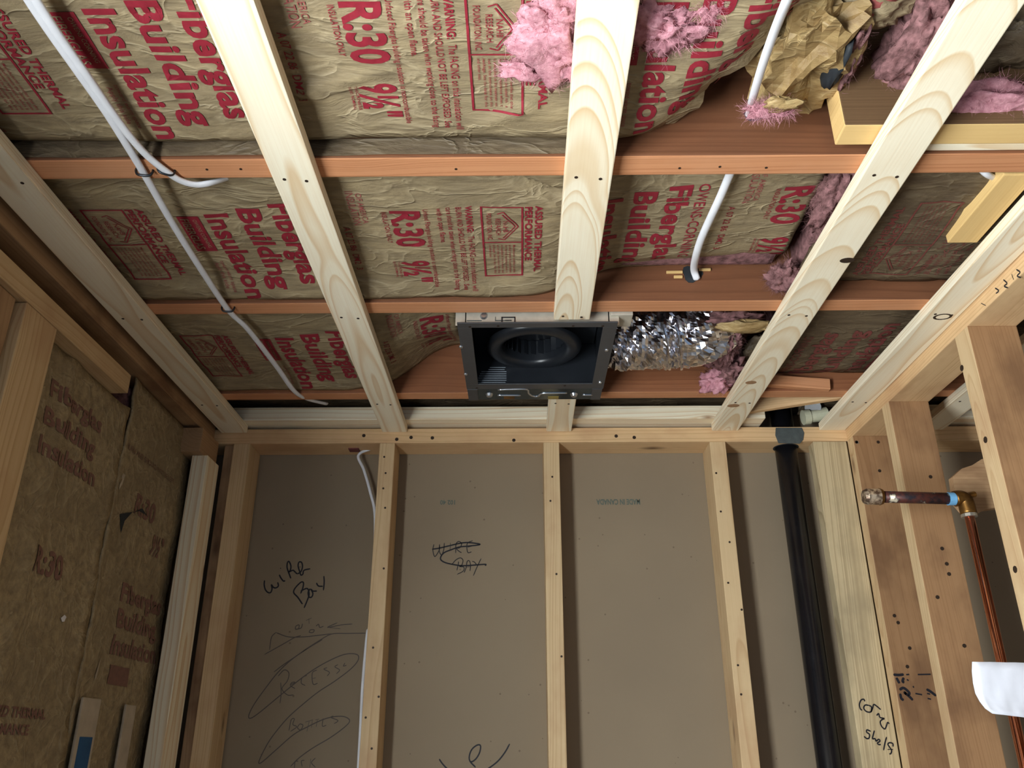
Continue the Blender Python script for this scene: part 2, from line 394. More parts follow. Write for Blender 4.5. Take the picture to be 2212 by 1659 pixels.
# ---------------------------------------------------------------- joists
J = []
for i, (y0, y1, lab) in enumerate(((0.941, 0.984, 'orange-brown ceiling joist nearest the camera, crossing under the big red print'),
                                   (1.349, 1.390, 'middle orange-brown ceiling joist at the near side of the exhaust fan'),
                                   (1.770, 1.808, 'far orange-brown ceiling joist behind the exhaust fan near the back wall'))):
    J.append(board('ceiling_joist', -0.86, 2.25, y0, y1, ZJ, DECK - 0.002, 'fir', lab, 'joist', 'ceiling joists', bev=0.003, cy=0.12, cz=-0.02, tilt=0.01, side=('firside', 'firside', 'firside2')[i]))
for x, y in ((1555, 360), (1468, 363), (1655, 362), (985, 365), (520, 365), (447, 366)):
    nails(J[0], [onz(x, y, ZJ)], (0, 0, -1), 0.002)
# drilled holes where the right-hand cable passes
def joist_hole(par, px, py, y, rx, rz):
    c = ony(px, py, y); bm = bmesh.new(); seg = 16; A = []
    for k in range(seg):
        a = 2 * math.pi * k / seg; q = 1 + 0.16 * math.sin(3 * a + 1)
        A.append(bm.verts.new(c + Vector((rx * q * math.cos(a), -0.0008, rz * q * math.sin(a)))))
    B = [bm.verts.new(v.co + Vector((0, 0.0008, 0))) for v in A]
    bm.faces.new(A)
    for k in range(seg): bm.faces.new((A[k], A[(k + 1) % seg], B[(k + 1) % seg], B[k]))
    h = child('drilled_hole', bm, 'tar', par); h['label'] = 'dark ragged drilled hole'
joist_hole(J[0], 1630, 250, 0.9405, 0.016, 0.009); joist_hole(J[1], 1495, 592, 1.3485, 0.018, 0.017)
for dx, dz, l in ((-0.032, 0.004, 0.030), (0.024, 0.009, 0.022), (-0.026, -0.006, 0.016)):   # splintered wood around the hole
    c = ony(1495, 592, 1.347) + Vector((dx, 0, dz)); bm = bmesh.new()
    bbox(bm, c.x - l / 2, c.x + l / 2, c.y - 0.002, c.y + 0.002, c.z - 0.0025, c.z + 0.0025, 0.001); child('splinter', bm, 'yellow', J[1])

# ---------------------------------------------------------------- furring strips under the joists
def strap(x0, x1, y0, y1, lab, joists=(0, 1, 2), cz=0.03, tilt=0.03, cy=0.0):
    o = board('furring_strip', x0, x1, y0, y1, ZS, ZJ, 'new', lab, 'furring strip', 'furring strips under the joists', cy=cy, cz=cz, tilt=tilt)
    pts = []
    for j in joists:
        yc = ((0.962, 1.369, 1.789)[j])
        pts += [(x0 + 0.016, yc, ZS), (x1 - 0.016, yc + 0.004, ZS)]
    nails(o, pts, (0, 0, -1)); return o
S1 = strap(-0.744, -0.679, -0.2, YW - 0.001, 'pale furring strip along the left wall, in shade', cz=-0.06, tilt=0.01)
S2 = strap(-0.342, -0.280, -0.2, YW - 0.001, 'brightly lit furring strip left of the exhaust fan', cz=-0.05, tilt=-0.018)
S3 = strap(0.064, 0.130, -0.2, 1.384, 'long furring strip with arched grain ending above the exhaust fan', (0, 1), cz=-0.10, tilt=-0.10, cy=0.014)
S3b = strap(0.066, 0.128, 1.756, YW - 0.001, 'short furring strip stub between exhaust fan and back wall', (2,), cz=-0.05, tilt=0.0)
S4 = strap(0.476, 0.541, -0.2, YW - 0.001, 'furring strip with bold arched grain right of the foil duct', cz=-0.125, tilt=-0.105, cy=-0.004)
S5 = strap(0.742, 0.8055, -0.2, YW - 0.001, 'furring strip beside the right wall top plate, one oval knot', cz=-0.06, tilt=0.012)
S6 = strap(0.985, 1.048, -0.2, YW - 0.001, 'furring strip in the neighbouring bay seen above the right studs', cz=-0.05, tilt=0.01)
def knot(par, px, py, z, a, b, dark='nail', ring=None):
    c = onz(px, py, z); bm = bmesh.new(); seg = 18
    vs_ = [bm.verts.new(c + Vector((b * math.cos(2 * math.pi * k / seg), a * math.sin(2 * math.pi * k / seg), -0.0005))) for k in range(seg)]
    if ring:
        vi = [bm.verts.new(c + (v.co - c) * ring) for v in vs_]
        for v in vi: v.co.z = c.z - 0.0005
        for k in range(seg): bm.faces.new((vs_[k], vs_[(k + 1) % seg], vi[(k + 1) % seg], vi[k]))
    else: bm.faces.new(vs_)
    o = child('knot', bm, dark, par); return o
knot(S5, 2036, 684, ZS, 0.012, 0.017, 'nail', 0.72); knot(S4, 1830, 562, ZS, 0.008, 0.012)
knot(S4, 1622, 826, ZS, 0.009, 0.012, 'knotpale'); knot(S4, 1584, 876, ZS, 0.010, 0.014, 'knotpale')

# ---------------------------------------------------------------- plates and nailers
PT0, PT1 = 2.412, 2.450
plate_b = board('top_plate', -0.80, 2.2, YW, YD - 0.0005, PT0, PT1, 'plate', 'long knotty top plate over the back wall studs', 'top plate', cz=-0.05, cy=0.03, tilt=0.004)
nails(plate_b, [ony(x, y, YW) for x, y in ((786, 941), (857, 949), (934, 946), (1370, 945), (1331, 942), (888, 945), (1110, 951))], (0, -1, 0), 0.0045)
plate_r = board('top_plate', 0.807, 0.896, -0.2, YW - 0.0005, PT0, PT1, 'plate', 'ink-stained top plate above the right wall studs', 'top plate', cz=0.06, cy=0.03, tilt=0.006)
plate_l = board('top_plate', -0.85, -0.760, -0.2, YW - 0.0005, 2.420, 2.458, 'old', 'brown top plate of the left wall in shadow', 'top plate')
board('nailer_board', -0.735, 0.602, 1.937, 2.02, ZJ, 2.493, 'new', 'long clean white nailer board above the back top plate', 'board', cz=0.09, tilt=0.0, cy=0.05)
board('nailer_board', 0.93, 2.2, 1.937, 2.02, ZJ, 2.493, 'new', 'short nailer board visible past the right studs', 'board', cz=0.09, tilt=0.0)

# ---------------------------------------------------------------- back wall studs
G = 'back wall studs'
st1 = board('stud', -0.709, -0.668, YW, YD - 0.001, 0, PT0, 'stud', 'shaded corner stud at the left end of the back wall', 'stud', G)
board('stud', -0.735, -0.7095, YW + 0.012, YD - 0.001, 0, PT0, 'old', 'thin grey filler stud tucked in the left back corner', 'stud')
st2 = board('stud', -0.347, -0.309, YW, YD - 0.001, 0, PT0, 'stud', 'back wall stud beside the wire bay cable', 'stud', G)
st3 = board('stud', 0.058, 0.097, YW, YD - 0.001, 0, PT0, 'stud', 'middle back wall stud below the short furring strip stub', 'stud', G)
st4 = board('stud', 0.468, 0.507, YW, YD - 0.001, 0, PT0, 'stud', 'back wall stud left of the black vent pipe', 'stud', G)
fl = board('stud', 0.722, 0.804, YW - 0.001, YW + 0.037, 0, PT0 - 0.001, 'flat', 'streaky corner stud marked with handwriting beside the black pipe', 'stud', cz=-0.02, tilt=0.03)
for s_, pts in ((st2, ((830, 987), (833, 1022), (828, 1055), (832, 1097), (829, 1228), (806, 1399), (818, 1505), (790, 1550), (803, 1617))),
                (st3, ((1193, 1030), (1189, 1082), (1202, 1240), (1213, 1418))), (st4, ((1547, 1022), (1557, 1105), (1576, 1171), (1573, 1259), (1602, 1317), (1594, 1437), (1601, 1500)))):
    nails(s_, [ony(x, y, YW) for x, y in pts], (0, -1, 0), 0.0026)
# ---------------------------------------------------------------- right wall studs
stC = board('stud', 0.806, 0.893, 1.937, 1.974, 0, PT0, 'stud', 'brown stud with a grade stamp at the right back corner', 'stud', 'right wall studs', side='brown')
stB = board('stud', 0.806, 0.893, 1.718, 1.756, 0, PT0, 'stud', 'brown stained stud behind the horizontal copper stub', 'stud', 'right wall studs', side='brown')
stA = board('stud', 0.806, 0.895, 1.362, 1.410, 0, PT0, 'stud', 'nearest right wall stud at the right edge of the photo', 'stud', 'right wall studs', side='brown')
nails(stC, [ony(x, y, 1.937) for x, y in ((1850, 955), (1897, 955), (1900, 1017), (1932, 1330), (1940, 1345), (1965, 1400), (1960, 1440))], (0, -1, 0), 0.004)
nails(stC, [ony(1852, 956, 1.937)], (0, -1, 0), 0.004, 'screw')
nails(stB, [ony(x, y, 1.718) for x, y in ((2035, 1185), (2045, 1218), (2050, 1240), (2025, 1290), (2010, 1030), (2083, 1395))], (0, -1, 0), 0.004)
nails(stA, [onx(x, y, 0.806) for x, y in ((2078, 795), (2129, 950), (2193, 1230))], (-1, 0, 0), 0.006)
# ---------------------------------------------------------------- left wall framing
board('stud', -0.85, -0.760, 1.140, 1.232, 0, 2.347, 'stud', 'wide pale stud under the header on the left wall', 'stud')
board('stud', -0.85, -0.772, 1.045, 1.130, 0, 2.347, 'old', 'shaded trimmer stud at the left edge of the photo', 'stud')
board('header', -0.85, -0.760, 0.30, 1.504, 2.348, 2.386, 'stud', 'horizontal header board on the left wall under the plate', 'header')
nl = board('nailer_board', -0.772, -0.735, 1.886, 1.966, 0, 2.352, 'new', 'pale nailer stud standing against the left wall corner', 'board', cz=0.03)
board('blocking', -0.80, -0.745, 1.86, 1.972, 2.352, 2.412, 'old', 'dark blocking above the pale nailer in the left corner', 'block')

# ---------------------------------------------------------------- wood blocks and scraps around the ceiling
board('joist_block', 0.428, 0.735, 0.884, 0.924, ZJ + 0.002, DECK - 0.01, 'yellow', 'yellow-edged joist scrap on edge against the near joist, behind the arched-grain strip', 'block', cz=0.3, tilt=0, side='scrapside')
board('joist_block', 0.69, 0.738, 0.99, 1.165, ZJ + 0.001, ZJ + 0.06, 'yellow', 'stubby yellow block end beside the right furring strip', 'block')
board('wood_shim', 0.50, 0.80, 0.926, 0.940, ZJ + 0.004, ZJ + 0.028, 'new', 'thin splintered wood shim wedged against the near joist', 'shim')
board('wood_shim', 0.505, 0.76, 1.868, 1.884, 2.462, 2.502, 'plate', 'slanted brown plank above the nailer near the vent pipe', 'shim', rot=Matrix.Rotation(math.radians(-24), 3, 'Z'))
board('wood_shim', 0.53, 0.70, 1.752, 1.768, ZJ + 0.004, ZJ + 0.03, 'fir', 'wedge scrap lying against the far joist right of the pink wool', 'shim', rot=Matrix.Rotation(math.radians(5), 3, 'Y'))
def prism(name, pix, y, th, mat, lab, cat):
    bm = bmesh.new(); A = [bm.verts.new(ony(px, py, y)) for px, py in pix]; B = [bm.verts.new(v.co + Vector((0, th, 0))) for v in A]
    bm.faces.new(A); bm.faces.new(B[::-1]); n = len(A)
    for i in range(n): bm.faces.new((A[i], B[i], B[(i + 1) % n], A[(i + 1) % n]))
    bmesh.ops.recalc_face_normals(bm, faces=bm.faces); o = bmobj(name, bm, mat); o['seed'] = 5.5; o['cy'] = 0.1; o['cz'] = 0.3; o['tilt'] = 0.0
    return tag(o, lab, cat)
prism('backing_board', [(2058, 1030), (2078, 1012), (2100, 1005), (2120, 992), (2150, 985), (2165, 1095), (2128, 1100), (2108, 1112), (2086, 1108), (2066, 1085)], 1.64, 0.018, 'old', 'rough brown backing board behind the pipe elbow', 'board')

# ================================================================ INSULATION
YB = 1.10
TX = [('Insulation', -.491, -.456, .005, .257, 1), ('Building', -.438, -.403, -.008, .228, 1), ('Fiberglas', -.385, -.350, -.02, .215, 1),
      ('OWENS-CORNING', -.340, -.322, -.02, .20, 0),
      ('A 07 22 86  DM2  3', -.281, -.270, .046, .176, 0),
      ('R:30', -.200, -.155, 0, .106, 1), ('INSULATION ONLY', -.215, -.207, .004, .092, 0), ('9\u00bd"', -.200, -.155, .148, .214, 1),
      ('THICKNESS', -.208, -.204, .15, .20, 0), ('INCHES NOMINAL', -.215, -.211, .15, .20, 0),
      ('Unfaced Fiberglas building insulation is noncombustible', -.149, -.141, -.005, .228, 0),
      ('with an open flame.', -.128, -.119, -.008, .092, 0), ('care should be taken when working close to the facing', -.113, -.104, -.01, .237, 0),
      ('BURN AND SHOULD NOT BE LEFT EXPOSED. See', -.098, -.089, -.01, .238, 0),
      ('WARNING:', -.083, -.073, -.012, .062, 1), ('The FACING on this insulation will', -.083, -.073, .072, .242, 0),
      ('NAHB', -.025, -.017, .030, .062, 0), ('RESEARCH', -.037, -.029, .022, .070, 0), ('FOUNDATION, INC.', -.051, -.043, .008, .084, 0),
      ('PERFORMANCE', .010, .021, -.010, .150, 1), ('ASSURED THERMAL', .026, .037, -.012, .192, 1)]
for k, s_ in enumerate(('Manufacturer certifies that this', 'product meets the stated values', 'for thermal resistance when it', 'is installed in the manner set', 'out in the instructions on this', 'package. See the data for this', 'and other sizes.')):
    TX.append((s_, -.010 - k * .0066, -.0062 - k * .0066, .100, .194 if k < 6 else .14, 0))
FAINT = [('INSULATION', -.262, -.250, -.05, .04, 0), ('OF AMERICA', -.247, -.238, -.045, .035, 0), ('Apply this side', -.522, -.515, .15, .225, 0), ('toward warm space', -.511, -.504, .145, .235, 0)]
def build_print(x0, x1, y0, sy, flip=None, skip=None, shift=0.0):
    """flat lettering (a, b, 0) for one batt; returns red, faint and knocked-out meshes"""
    red, faint, ko = bmesh.new(), bmesh.new(), bmesh.new()
    def add(dst, make, a0, a1, b0, b1):
        t = bmesh.new(); make(t)
        if flip:
            for v in t.verts: v.co = Vector((flip[0] - v.co.x, flip[1] - v.co.y, 0))
            a0, a1, b0, b1 = flip[0] - a1, flip[0] - a0, flip[1] - b1, flip[1] - b0
        cut_grid(t, a0 - .01, a1 + .01, b0 - .01, b1 + .01, 0.012)
        t.verts.ensure_lookup_table(); mp = {v.index: dst.verts.new(v.co) for v in (t.verts.index_update() or t.verts)}
        for f in t.faces:
            try: dst.faces.new([mp[v.index] for v in f.verts])
            except ValueError: pass
        t.free()
    for k in range(-2, 4):
        dx = 0.62 * k + (shift if k == 1 else 0.0)
        def inside(a, b):
            a += dx; b += dx
            if flip: a, b = flip[0] - b, flip[0] - a
            return a > x0 + .012 and b < x1 - .004 and not (skip and skip(a, b))
        for lst, dst in ((TX, red), (FAINT, faint)):
            for s_, a, b, p, q, bo in lst:
                if inside(a, b):
                    add(dst, lambda t, s_=s_, a=a, b=b, p=p, q=q, bo=bo: put_text(t, s_, lambda u, v: (a + dx + v * (b - a), y0 + sy * (p + u * (q - p)), 0), bool(bo)), a + dx, b + dx, y0 + sy * p, y0 + sy * q)
        if inside(-.537, -.503):
            add(red, lambda t: put_rect(t, [(-.537 + dx, y0 + sy * .01, 0), (-.503 + dx, y0 + sy * .01, 0), (-.503 + dx, y0 + sy * .112, 0), (-.537 + dx, y0 + sy * .112, 0)]), -.537 + dx, -.503 + dx, y0, y0 + sy * .112)
            add(ko, lambda t: put_text(t, 'FIBERGLAS', lambda u, v: (-.533 + dx + v * .013, y0 + sy * (.016 + u * .088), 0)), -.533 + dx, -.52 + dx, y0, y0 + .11)
            add(ko, lambda t: put_text(t, 'OWENS CORNING', lambda u, v: (-.514 + dx + v * .006, y0 + sy * (.018 + u * .082), 0)), -.514 + dx, -.508 + dx, y0, y0 + .11)
        if inside(-.060, .007):
            add(red, lambda t: frame_rect(t, -.060 + dx, .007 + dx, y0 - sy * .010, y0 + sy * .203, .003), -.06 + dx, .007 + dx, y0 - .01, y0 + .203 * sy)
            def house(t):
                put_rect(t, [(-.06 + dx, y0 + sy * .090, 0), (.007 + dx, y0 + sy * .090, 0), (.007 + dx, y0 + sy * .093, 0), (-.06 + dx, y0 + sy * .093, 0)])
                for p, q in (((-.001, .046), (-.024, .006)), ((-.006, .046), (-.026, .012)), ((-.001, .046), (-.024, .084)), ((-.006, .046), (-.026, .079)), ((-.024, .006), (-.034, .010)), ((-.024, .084), (-.034, .080))):
                    P = Vector((p[0] + dx, y0 + sy * p[1], 0)); Q = Vector((q[0] + dx, y0 + sy * q[1], 0)); n_ = (Q - P).cross(Vector((0, 0, 1))).normalized() * 0.0009
                    put_rect(t, [P + n_, Q + n_, Q - n_, P - n_])
            add(red, house, -.06 + dx, .007 + dx, y0 - .01, y0 + .1)
    return red, faint, ko
def drape(bm, S, lift):
    for v in bm.verts: v.co = S(v.co.x, v.co.y, lift)
    return bm
def batt(label, x0, x1, y0, y1, zf, mat, pr=None, mask=None, core=None, group='ceiling insulation batts', red='red', skip=None, S=None, step=0.01, corebox=None):
    """faced insulation batt: kraft facing, fibre core and the printing on the facing"""
    if S is None: S = lambda a, b, l: Vector((a, b, zf(a, b) - l))
    c0 = S((x0 + x1) / 2, (y0 + y1) / 2, 0)
    root = empty('insulation_batt', c0, label, 'insulation', group)
    bm = bmesh.new(); nx = int((x1 - x0) / step); ny = int((y1 - y0) / step); g = {}
    for i in range(nx + 1):
        for j in range(ny + 1):
            a = x0 + (x1 - x0) * i / nx; b = y0 + (y1 - y0) * j / ny
            if mask is None or mask(a, b): g[i, j] = bm.verts.new(S(a, b, 0))
    for i in range(nx):
        for j in range(ny):
            q = [(i, j), (i + 1, j), (i + 1, j + 1), (i, j + 1)]
            if all(k in g for k in q): bm.faces.new([g[k] for k in q])
    # paper thickness and turned-up edge
    ext = bmesh.ops.extrude_face_region(bm, geom=bm.faces[:])
    nrm = (S(x0 + .1, y0 + .1, 0.0) - S(x0 + .1, y0 + .1, 1.0))
    for e in ext['geom']:
        if isinstance(e, bmesh.types.BMVert): e.co += nrm * 0.004
    bmesh.ops.recalc_face_normals(bm, faces=bm.faces)
    child('facing', bm, mat, root, True)
    if corebox:
        bm = bmesh.new(); bbox(bm, *corebox, 0.01); child('fibre_core', bm, 'pinkold', root)
    if pr:
        r, f, k = build_print(x0, x1, pr[0], pr[1], pr[2] if len(pr) > 2 else None, skip, pr[3] if len(pr) > 3 else 0.0)
        if len(r.verts): stuff(child('printed_lettering', drape(r, S, 0.0012), red, root), 'red printed lettering')
        if len(f.verts): stuff(child('faded_lettering', drape(f, S, 0.0012), 'redfaint' if red == 'red' else red, root), 'faded red lettering')
        if len(k.verts): stuff(child('reversed_lettering', drape(k, S, 0.0020), mat, root), 'paper-coloured lettering in a red box')
    return root
def wr(x, y, s, a=0.004):
    n = noise.noise(Vector((x * 3.3 + s, y * 8, s))) * a
    r = 1 - abs(noise.noise(Vector((x * 7 + s * 3, y * 15, s + 4)))) * 2.4
    return n + max(0, r) ** 3 * a * 0.7
# bay 1 (nearest), its right end curls up into the bay
def d1(x, y): return (x - .20) * .859 + (y - .925) * .512
def zf1(x, y):
    d = d1(x, y); z = 2.479 + wr(x, y, 1.3) + (max(0, d + .055) ** 2) * 7
    for (ax, ay, bx, by, h_) in ((-.33, .86, -.16, .80, .006), (-.05, .90, .02, .86, .007), (-.27, .83, -.2, .90, .005)):   # sharp paper creases
        A = Vector((ax, ay)); B = Vector((bx, by)); P = Vector((x, y)); t = max(0, min(1, (P - A).dot(B - A) / (B - A).length_squared)); q = (P - A - (B - A) * t).length
        z -= h_ * max(0, 1 - q / 0.022) ** 2
    return z
B1 = batt('brown paper faced insulation with large red print, nearest bay', -0.86, 0.40, 0.45, 0.926, zf1, 'kraft', (.695, .875, None, .028), lambda x, y: d1(x, y) < .018, corebox=(-0.85, 0.20, 0.46, 0.92, 2.505, DECK - 0.005), skip=lambda a, b: a > .34)
bm = bmesh.new(); P = []
for k in range(15):
    t = k / 14; p = Vector((.20 + .859 * .018 + .135 * t - .02, .925 + .512 * .018 - .225 * t - .012, 0)); p.z = zf1(p.x, p.y) + .001
    P.append((bm.verts.new(p), bm.verts.new(p + Vector((.022 + .01 * math.sin(k), .016, .016 + .006 * math.sin(k * 1.7))))))
for a, b in zip(P, P[1:]): bm.faces.new((a[0], a[1], b[1], b[0]))
child('stapling_flange', bm, 'kraft', B1, True)
bm = bmesh.new(); P = []
for k in range(60):
    x = -.85 + k * .0165; q = noise.noise(Vector((x * 9, 2.2, 0)))
    P.append((bm.verts.new((x, .9395, ZJ + .004 + .004 * q)), bm.verts.new((x, .9365 - .003 * q, ZJ + .03))))
for a, b in zip(P, P[1:]): bm.faces.new((a[0], a[1], b[1], b[0]))
child('stapling_flange', bm, 'kraftdk', B1, True)
# bay 2
def zf2(x, y):
    z = 2.479 + wr(x, y, 5.1, .0035) + .028 * sst(0.02, .2, x) + .014 * sst(.2, .45, x)
    z += (.022 * sst(.05, .2, x) - .013 * (1 - sst(-.02, .12, x))) * sst(1.27, 1.345, y)
    z += 0.02 * max(0, noise.noise(Vector((x * 12, y * 16, 3)))) * sst(1.09, 1.0, y) * sst(-.35, -.5, x)
    z += 0.022 * max(0, 1 - abs((y - 1.005) - (x + .03) * .65) / .018) * sst(-.04, -.02, x) * sst(.09, .05, x)
    return z
B2 = batt('brown paper faced insulation with red warning print, middle bay', -0.86, 0.472, 0.987, 1.346, zf2, 'kraft', (1.094, .965), corebox=(-0.85, 0.465, 0.99, 1.343, 2.528, DECK - 0.005))
def zf2r(x, y):
    return 2.488 + wr(x, y, 9.2, .006) - .012 * sst(.5, .56, x) + .02 * sst(1.30, 1.345, y)
batt('dusty dark brown insulation with faint print between strips, right of middle bay', 0.495, 1.6, 0.987, 1.346, zf2r, 'kraftdk', (YB - .02, 1.0, (.62 + .62, 2.36)), red='reddull', corebox=(0.50, 1.59, 0.99, 1.343, 2.516, DECK - 0.005))
# bay 3
def zf3(x, y):
    return 2.474 + wr(x, y, 12.7, .004) + .045 * sst(-.33, -.15, x) + .06 * sst(-.34, -.14, x) * sst(1.56, 1.765, y) - .010 * sst(1.70, 1.765, y) * (1 - sst(-.4, -.3, x))
B3 = batt('brown paper faced insulation left of the exhaust fan in the far bay', -0.86, -0.128, 1.393, 1.767, zf3, 'kraft', (1.512, .955), corebox=(-0.85, -0.14, 1.40, 1.764, 2.60, DECK - 0.005))
def zf3r(x, y): return 2.487 + wr(x, y, 15.5, .005) + .03 * sst(.58, .53, x) + .018 * sst(1.70, 1.765, y)
batt('dusty insulation with upside-down red print, right of the foil duct', 0.535, 1.6, 1.393, 1.767, zf3r, 'kraftdk', (1.435, 1.0, (.62 - .36 + .0, 3.18)), red='reddull', corebox=(0.56, 1.59, 1.40, 1.764, 2.53, DECK - 0.005))
# bay 4
def zf4(x, y): return 2.514 + wr(x, y, 21.0, .006)
batt('narrow unprinted insulation strip between far joist and back wall', -0.86, 1.6, 1.811, 2.06, zf4, 'kraftdk', mask=lambda x, y: (x - .669) ** 2 + (y - 2.022) ** 2 > .045 ** 2, corebox=(-0.85, 0.62, 1.812, 2.058, 2.522, DECK - 0.005))
# left wall
def Sl(s):
    def S(a, b, l):
        return Vector((-0.792 + wr(a, b, s, .005) + l + 0.006 * sst(.03, 0, min(abs(a - 1.35), abs(a - 1.58))), a, b))
    return S
def wall_print(par, S, rows, mat):
    r = bmesh.new()
    for s_, a0, a1, b0, b1, bo in rows:
        t = bmesh.new()
        if s_ == '#': put_rect(t, [(a0, b0, 0), (a1, b0, 0), (a1, b1, 0), (a0, b1, 0)])
        else: put_text(t, s_, lambda u, v: (a0 + u * (a1 - a0), b0 + v * (b1 - b0), 0), bool(bo))
        cut_grid(t, a0, a1, b0 - .02, b1 + .01, .012); t.verts.index_update()
        mp = {v.index: r.verts.new(v.co) for v in t.verts}
        for f in t.faces: r.faces.new([mp[v.index] for v in f.verts])
        t.free()
    stuff(child('printed_lettering', drape(r, S, 0.0012), mat, par), 'faded printed lettering')
Sa = Sl(31.0)
L1 = batt('shadowed paper faced insulation beside the wide stud, left wall', 1.234, 1.575, 0.0, 2.346, None, 'kraft', S=Sa, step=.014, group='left wall insulation batts', corebox=(-0.883, -0.80, 1.24, 1.572, 0, 2.34))
wall_print(L1, Sa, [('Fiberglas', 1.30, 1.49, 2.26, 2.29, 1), ('Building', 1.30, 1.48, 2.21, 2.24, 1), ('Insulation', 1.30, 1.50, 2.16, 2.19, 1), ('R:30', 1.36, 1.46, 1.98, 2.02, 1), ('ASSURED THERMAL', 1.30, 1.50, 1.76, 1.775, 1), ('PERFORMANCE', 1.30, 1.46, 1.735, 1.75, 1)], 'redwall')
Sb = Sl(37.0)
L2 = batt('shadowed paper faced insulation with dull print in left back corner', 1.578, 1.93, 0.0, 2.415, None, 'kraft', S=Sb, step=.014, group='left wall insulation batts', corebox=(-0.883, -0.80, 1.582, 1.925, 0, 2.40))
wall_print(L2, Sb, [('Fiberglas', 1.69, 1.895, 1.985, 2.02, 1), ('Building', 1.69, 1.885, 1.935, 1.97, 1), ('Insulation', 1.69, 1.90, 1.885, 1.92, 1), ('#', 1.70, 1.79, 1.83, 1.865, 0), ('R:30', 1.68, 1.78, 2.16, 2.20, 1), ('9\u00bd"', 1.79, 1.85, 2.10, 2.14, 1), ('BURN AND SHOULD NOT BE LEFT', 1.60, 1.85, 2.27, 2.282, 0)], 'redwall')
# small tears and light scuffs in the left wall paper
def patch(par, S, cpts, mat, name, l=0.0016):
    bm = bmesh.new(); bm.faces.new([bm.verts.new(S(p.y, p.z, l)) for p in (onx(x, y, -.788) for x, y in cpts)]); child(name, bm, mat, par)
patch(L2, Sb, [(262, 1110), (285, 1106), (272, 1125), (265, 1152), (263, 1125)], 'tar', 'tear')
patch(L2, Sb, [(285, 1108), (308, 1098), (322, 1120), (316, 1112), (302, 1104)], 'tar', 'tear')
patch(L2, Sb, [(254, 1050), (266, 1022), (272, 1026), (264, 1045), (257, 1058)], 'beige', 'scuff')
patch(L1, Sa, [(134, 1335), (143, 1328), (147, 1333), (141, 1343), (135, 1343)], 'paper', 'scuff')
patch(L2, Sb, [(204, 1470), (207, 1458), (224, 1410), (221, 1420), (209, 1464)], 'beige', 'scuff')
# upright strips leaning on the left wall insulation
o = board('paint_stick', -0.783, -0.778, 1.595, 1.665, 1.2, 1.80, 'beige', 'pale strip with a blue lower half on the left wall insulation', 'strip')
bm = bmesh.new(); bbox(bm, -0.7778, -0.7772, 1.607, 1.655, 1.2, 1.735); child('blue_label', bm, 'bluetape', o)
board('paint_stick', -0.783, -0.778, 1.775, 1.822, 1.2, 1.797, 'beige', 'plain beige strip near the pale nailer on the left wall', 'strip')

# ---------------------------------------------------------------- loose wool and crumpled paper
def blob(name, c, r, seed, mat, label, cat, amp=0.45, fr=1.6, sub=4, group=None, ridged=False, flat=False, parent=None):
    bm = bmesh.new(); bmesh.ops.create_icosphere(bm, subdivisions=sub, radius=1.0); c = Vector(c)
    for v in bm.verts:
        p = v.co.copy()
        n = noise.fractal(p * fr + Vector((seed, seed * 2, 0)), 0.75, 2.2, 5)
        if ridged: n = 1.2 * (0.5 - abs(noise.noise(p * fr + Vector((seed, 0, seed))))) - 0.5 * abs(noise.noise(p * fr * 2.3 + Vector((0, seed, 0))))
        k = max(0.25, 1 + amp * n)
        v.co = Vector((p.x * r[0] * k, p.y * r[1] * k, p.z * r[2] * k)) + (c if parent is not None else Vector((0, 0, 0)))
    if parent is not None:
        o = child(name, bm, mat, parent, not flat)
        if mat.startswith('pink'): fuzz(o, mat, 350, .016, seed)
        return o
    o = bmobj(name, bm, mat, None, not flat); o.location = c
    if mat.startswith('pink'): fuzz(o, mat, 900, .018, seed)
    return tag(o, label, cat, group)
def fuzz(par, mat, count, ln, seed):
    count = int(count * 1.6)
    rnd = random.Random(seed); me = par.data; bm = bmesh.new(); off = par.matrix_basis.translation if par.parent is None else Vector((0, 0, 0))
    for _ in range(count):
        v = me.vertices[rnd.randrange(len(me.vertices))]; p = v.co + off; d = (v.normal + Vector((rnd.uniform(-1, 1), rnd.uniform(-1, 1), rnd.uniform(-1, 1))) * .9).normalized()
        pts = [p - d * .004]
        for k in range(4):
            d = (d + Vector((rnd.uniform(-1, 1), rnd.uniform(-1, 1), rnd.uniform(-1, 1))) * .5).normalized(); pts.append(pts[-1] + d * ln * rnd.uniform(.15, .35))
        s_ = Vector((rnd.uniform(-1, 1), rnd.uniform(-1, 1), rnd.uniform(-1, 1))).normalized() * rnd.uniform(.00012, .00035)
        L = [(bm.verts.new(q + s_ * (1 - k / 5)), bm.verts.new(q - s_ * (1 - k / 5))) for k, q in enumerate(pts)]
        for a, b in zip(L, L[1:]): bm.faces.new((a[0], a[1], b[1], b[0]))
    top = par if par.parent is None else par.parent
    o = child('loose_fibres', bm, mat, top); o['kind'] = 'stuff'
GW = 'pink fiberglass tufts'
def tuft(px, py, z, r, seed, label, mat='pink', amp=0.7, fr=1.7, sub=4): return blob('fiberglass_tuft', onz(px, py, z), r, seed, mat, label, 'fiberglass', amp, fr, sub, GW)
t = tuft(1190, 85, 2.474, (.040, .050, .014), 3, 'large pink fiberglass tuft spilling from torn paper left of the middle strip')
blob('wisp', onz(1130, 150, 2.472), (.026, .014, .008), 8, 'pink', '', '', .8, 1.6, 3, parent=t); blob('wisp', onz(1235, 130, 2.470), (.022, .032, .012), 12, 'pink', '', '', .8, 1.6, 3, parent=t)
blob('wisp', onz(1205, 25, 2.474), (.030, .022, .010), 15, 'pink', '', '', .8, 1.8, 3, parent=t)
t = tuft(1440, 70, 2.478, (.034, .030, .012), 21, 'ragged pink fiberglass tuft right of the middle strip at the top', amp=.9, fr=2.0)
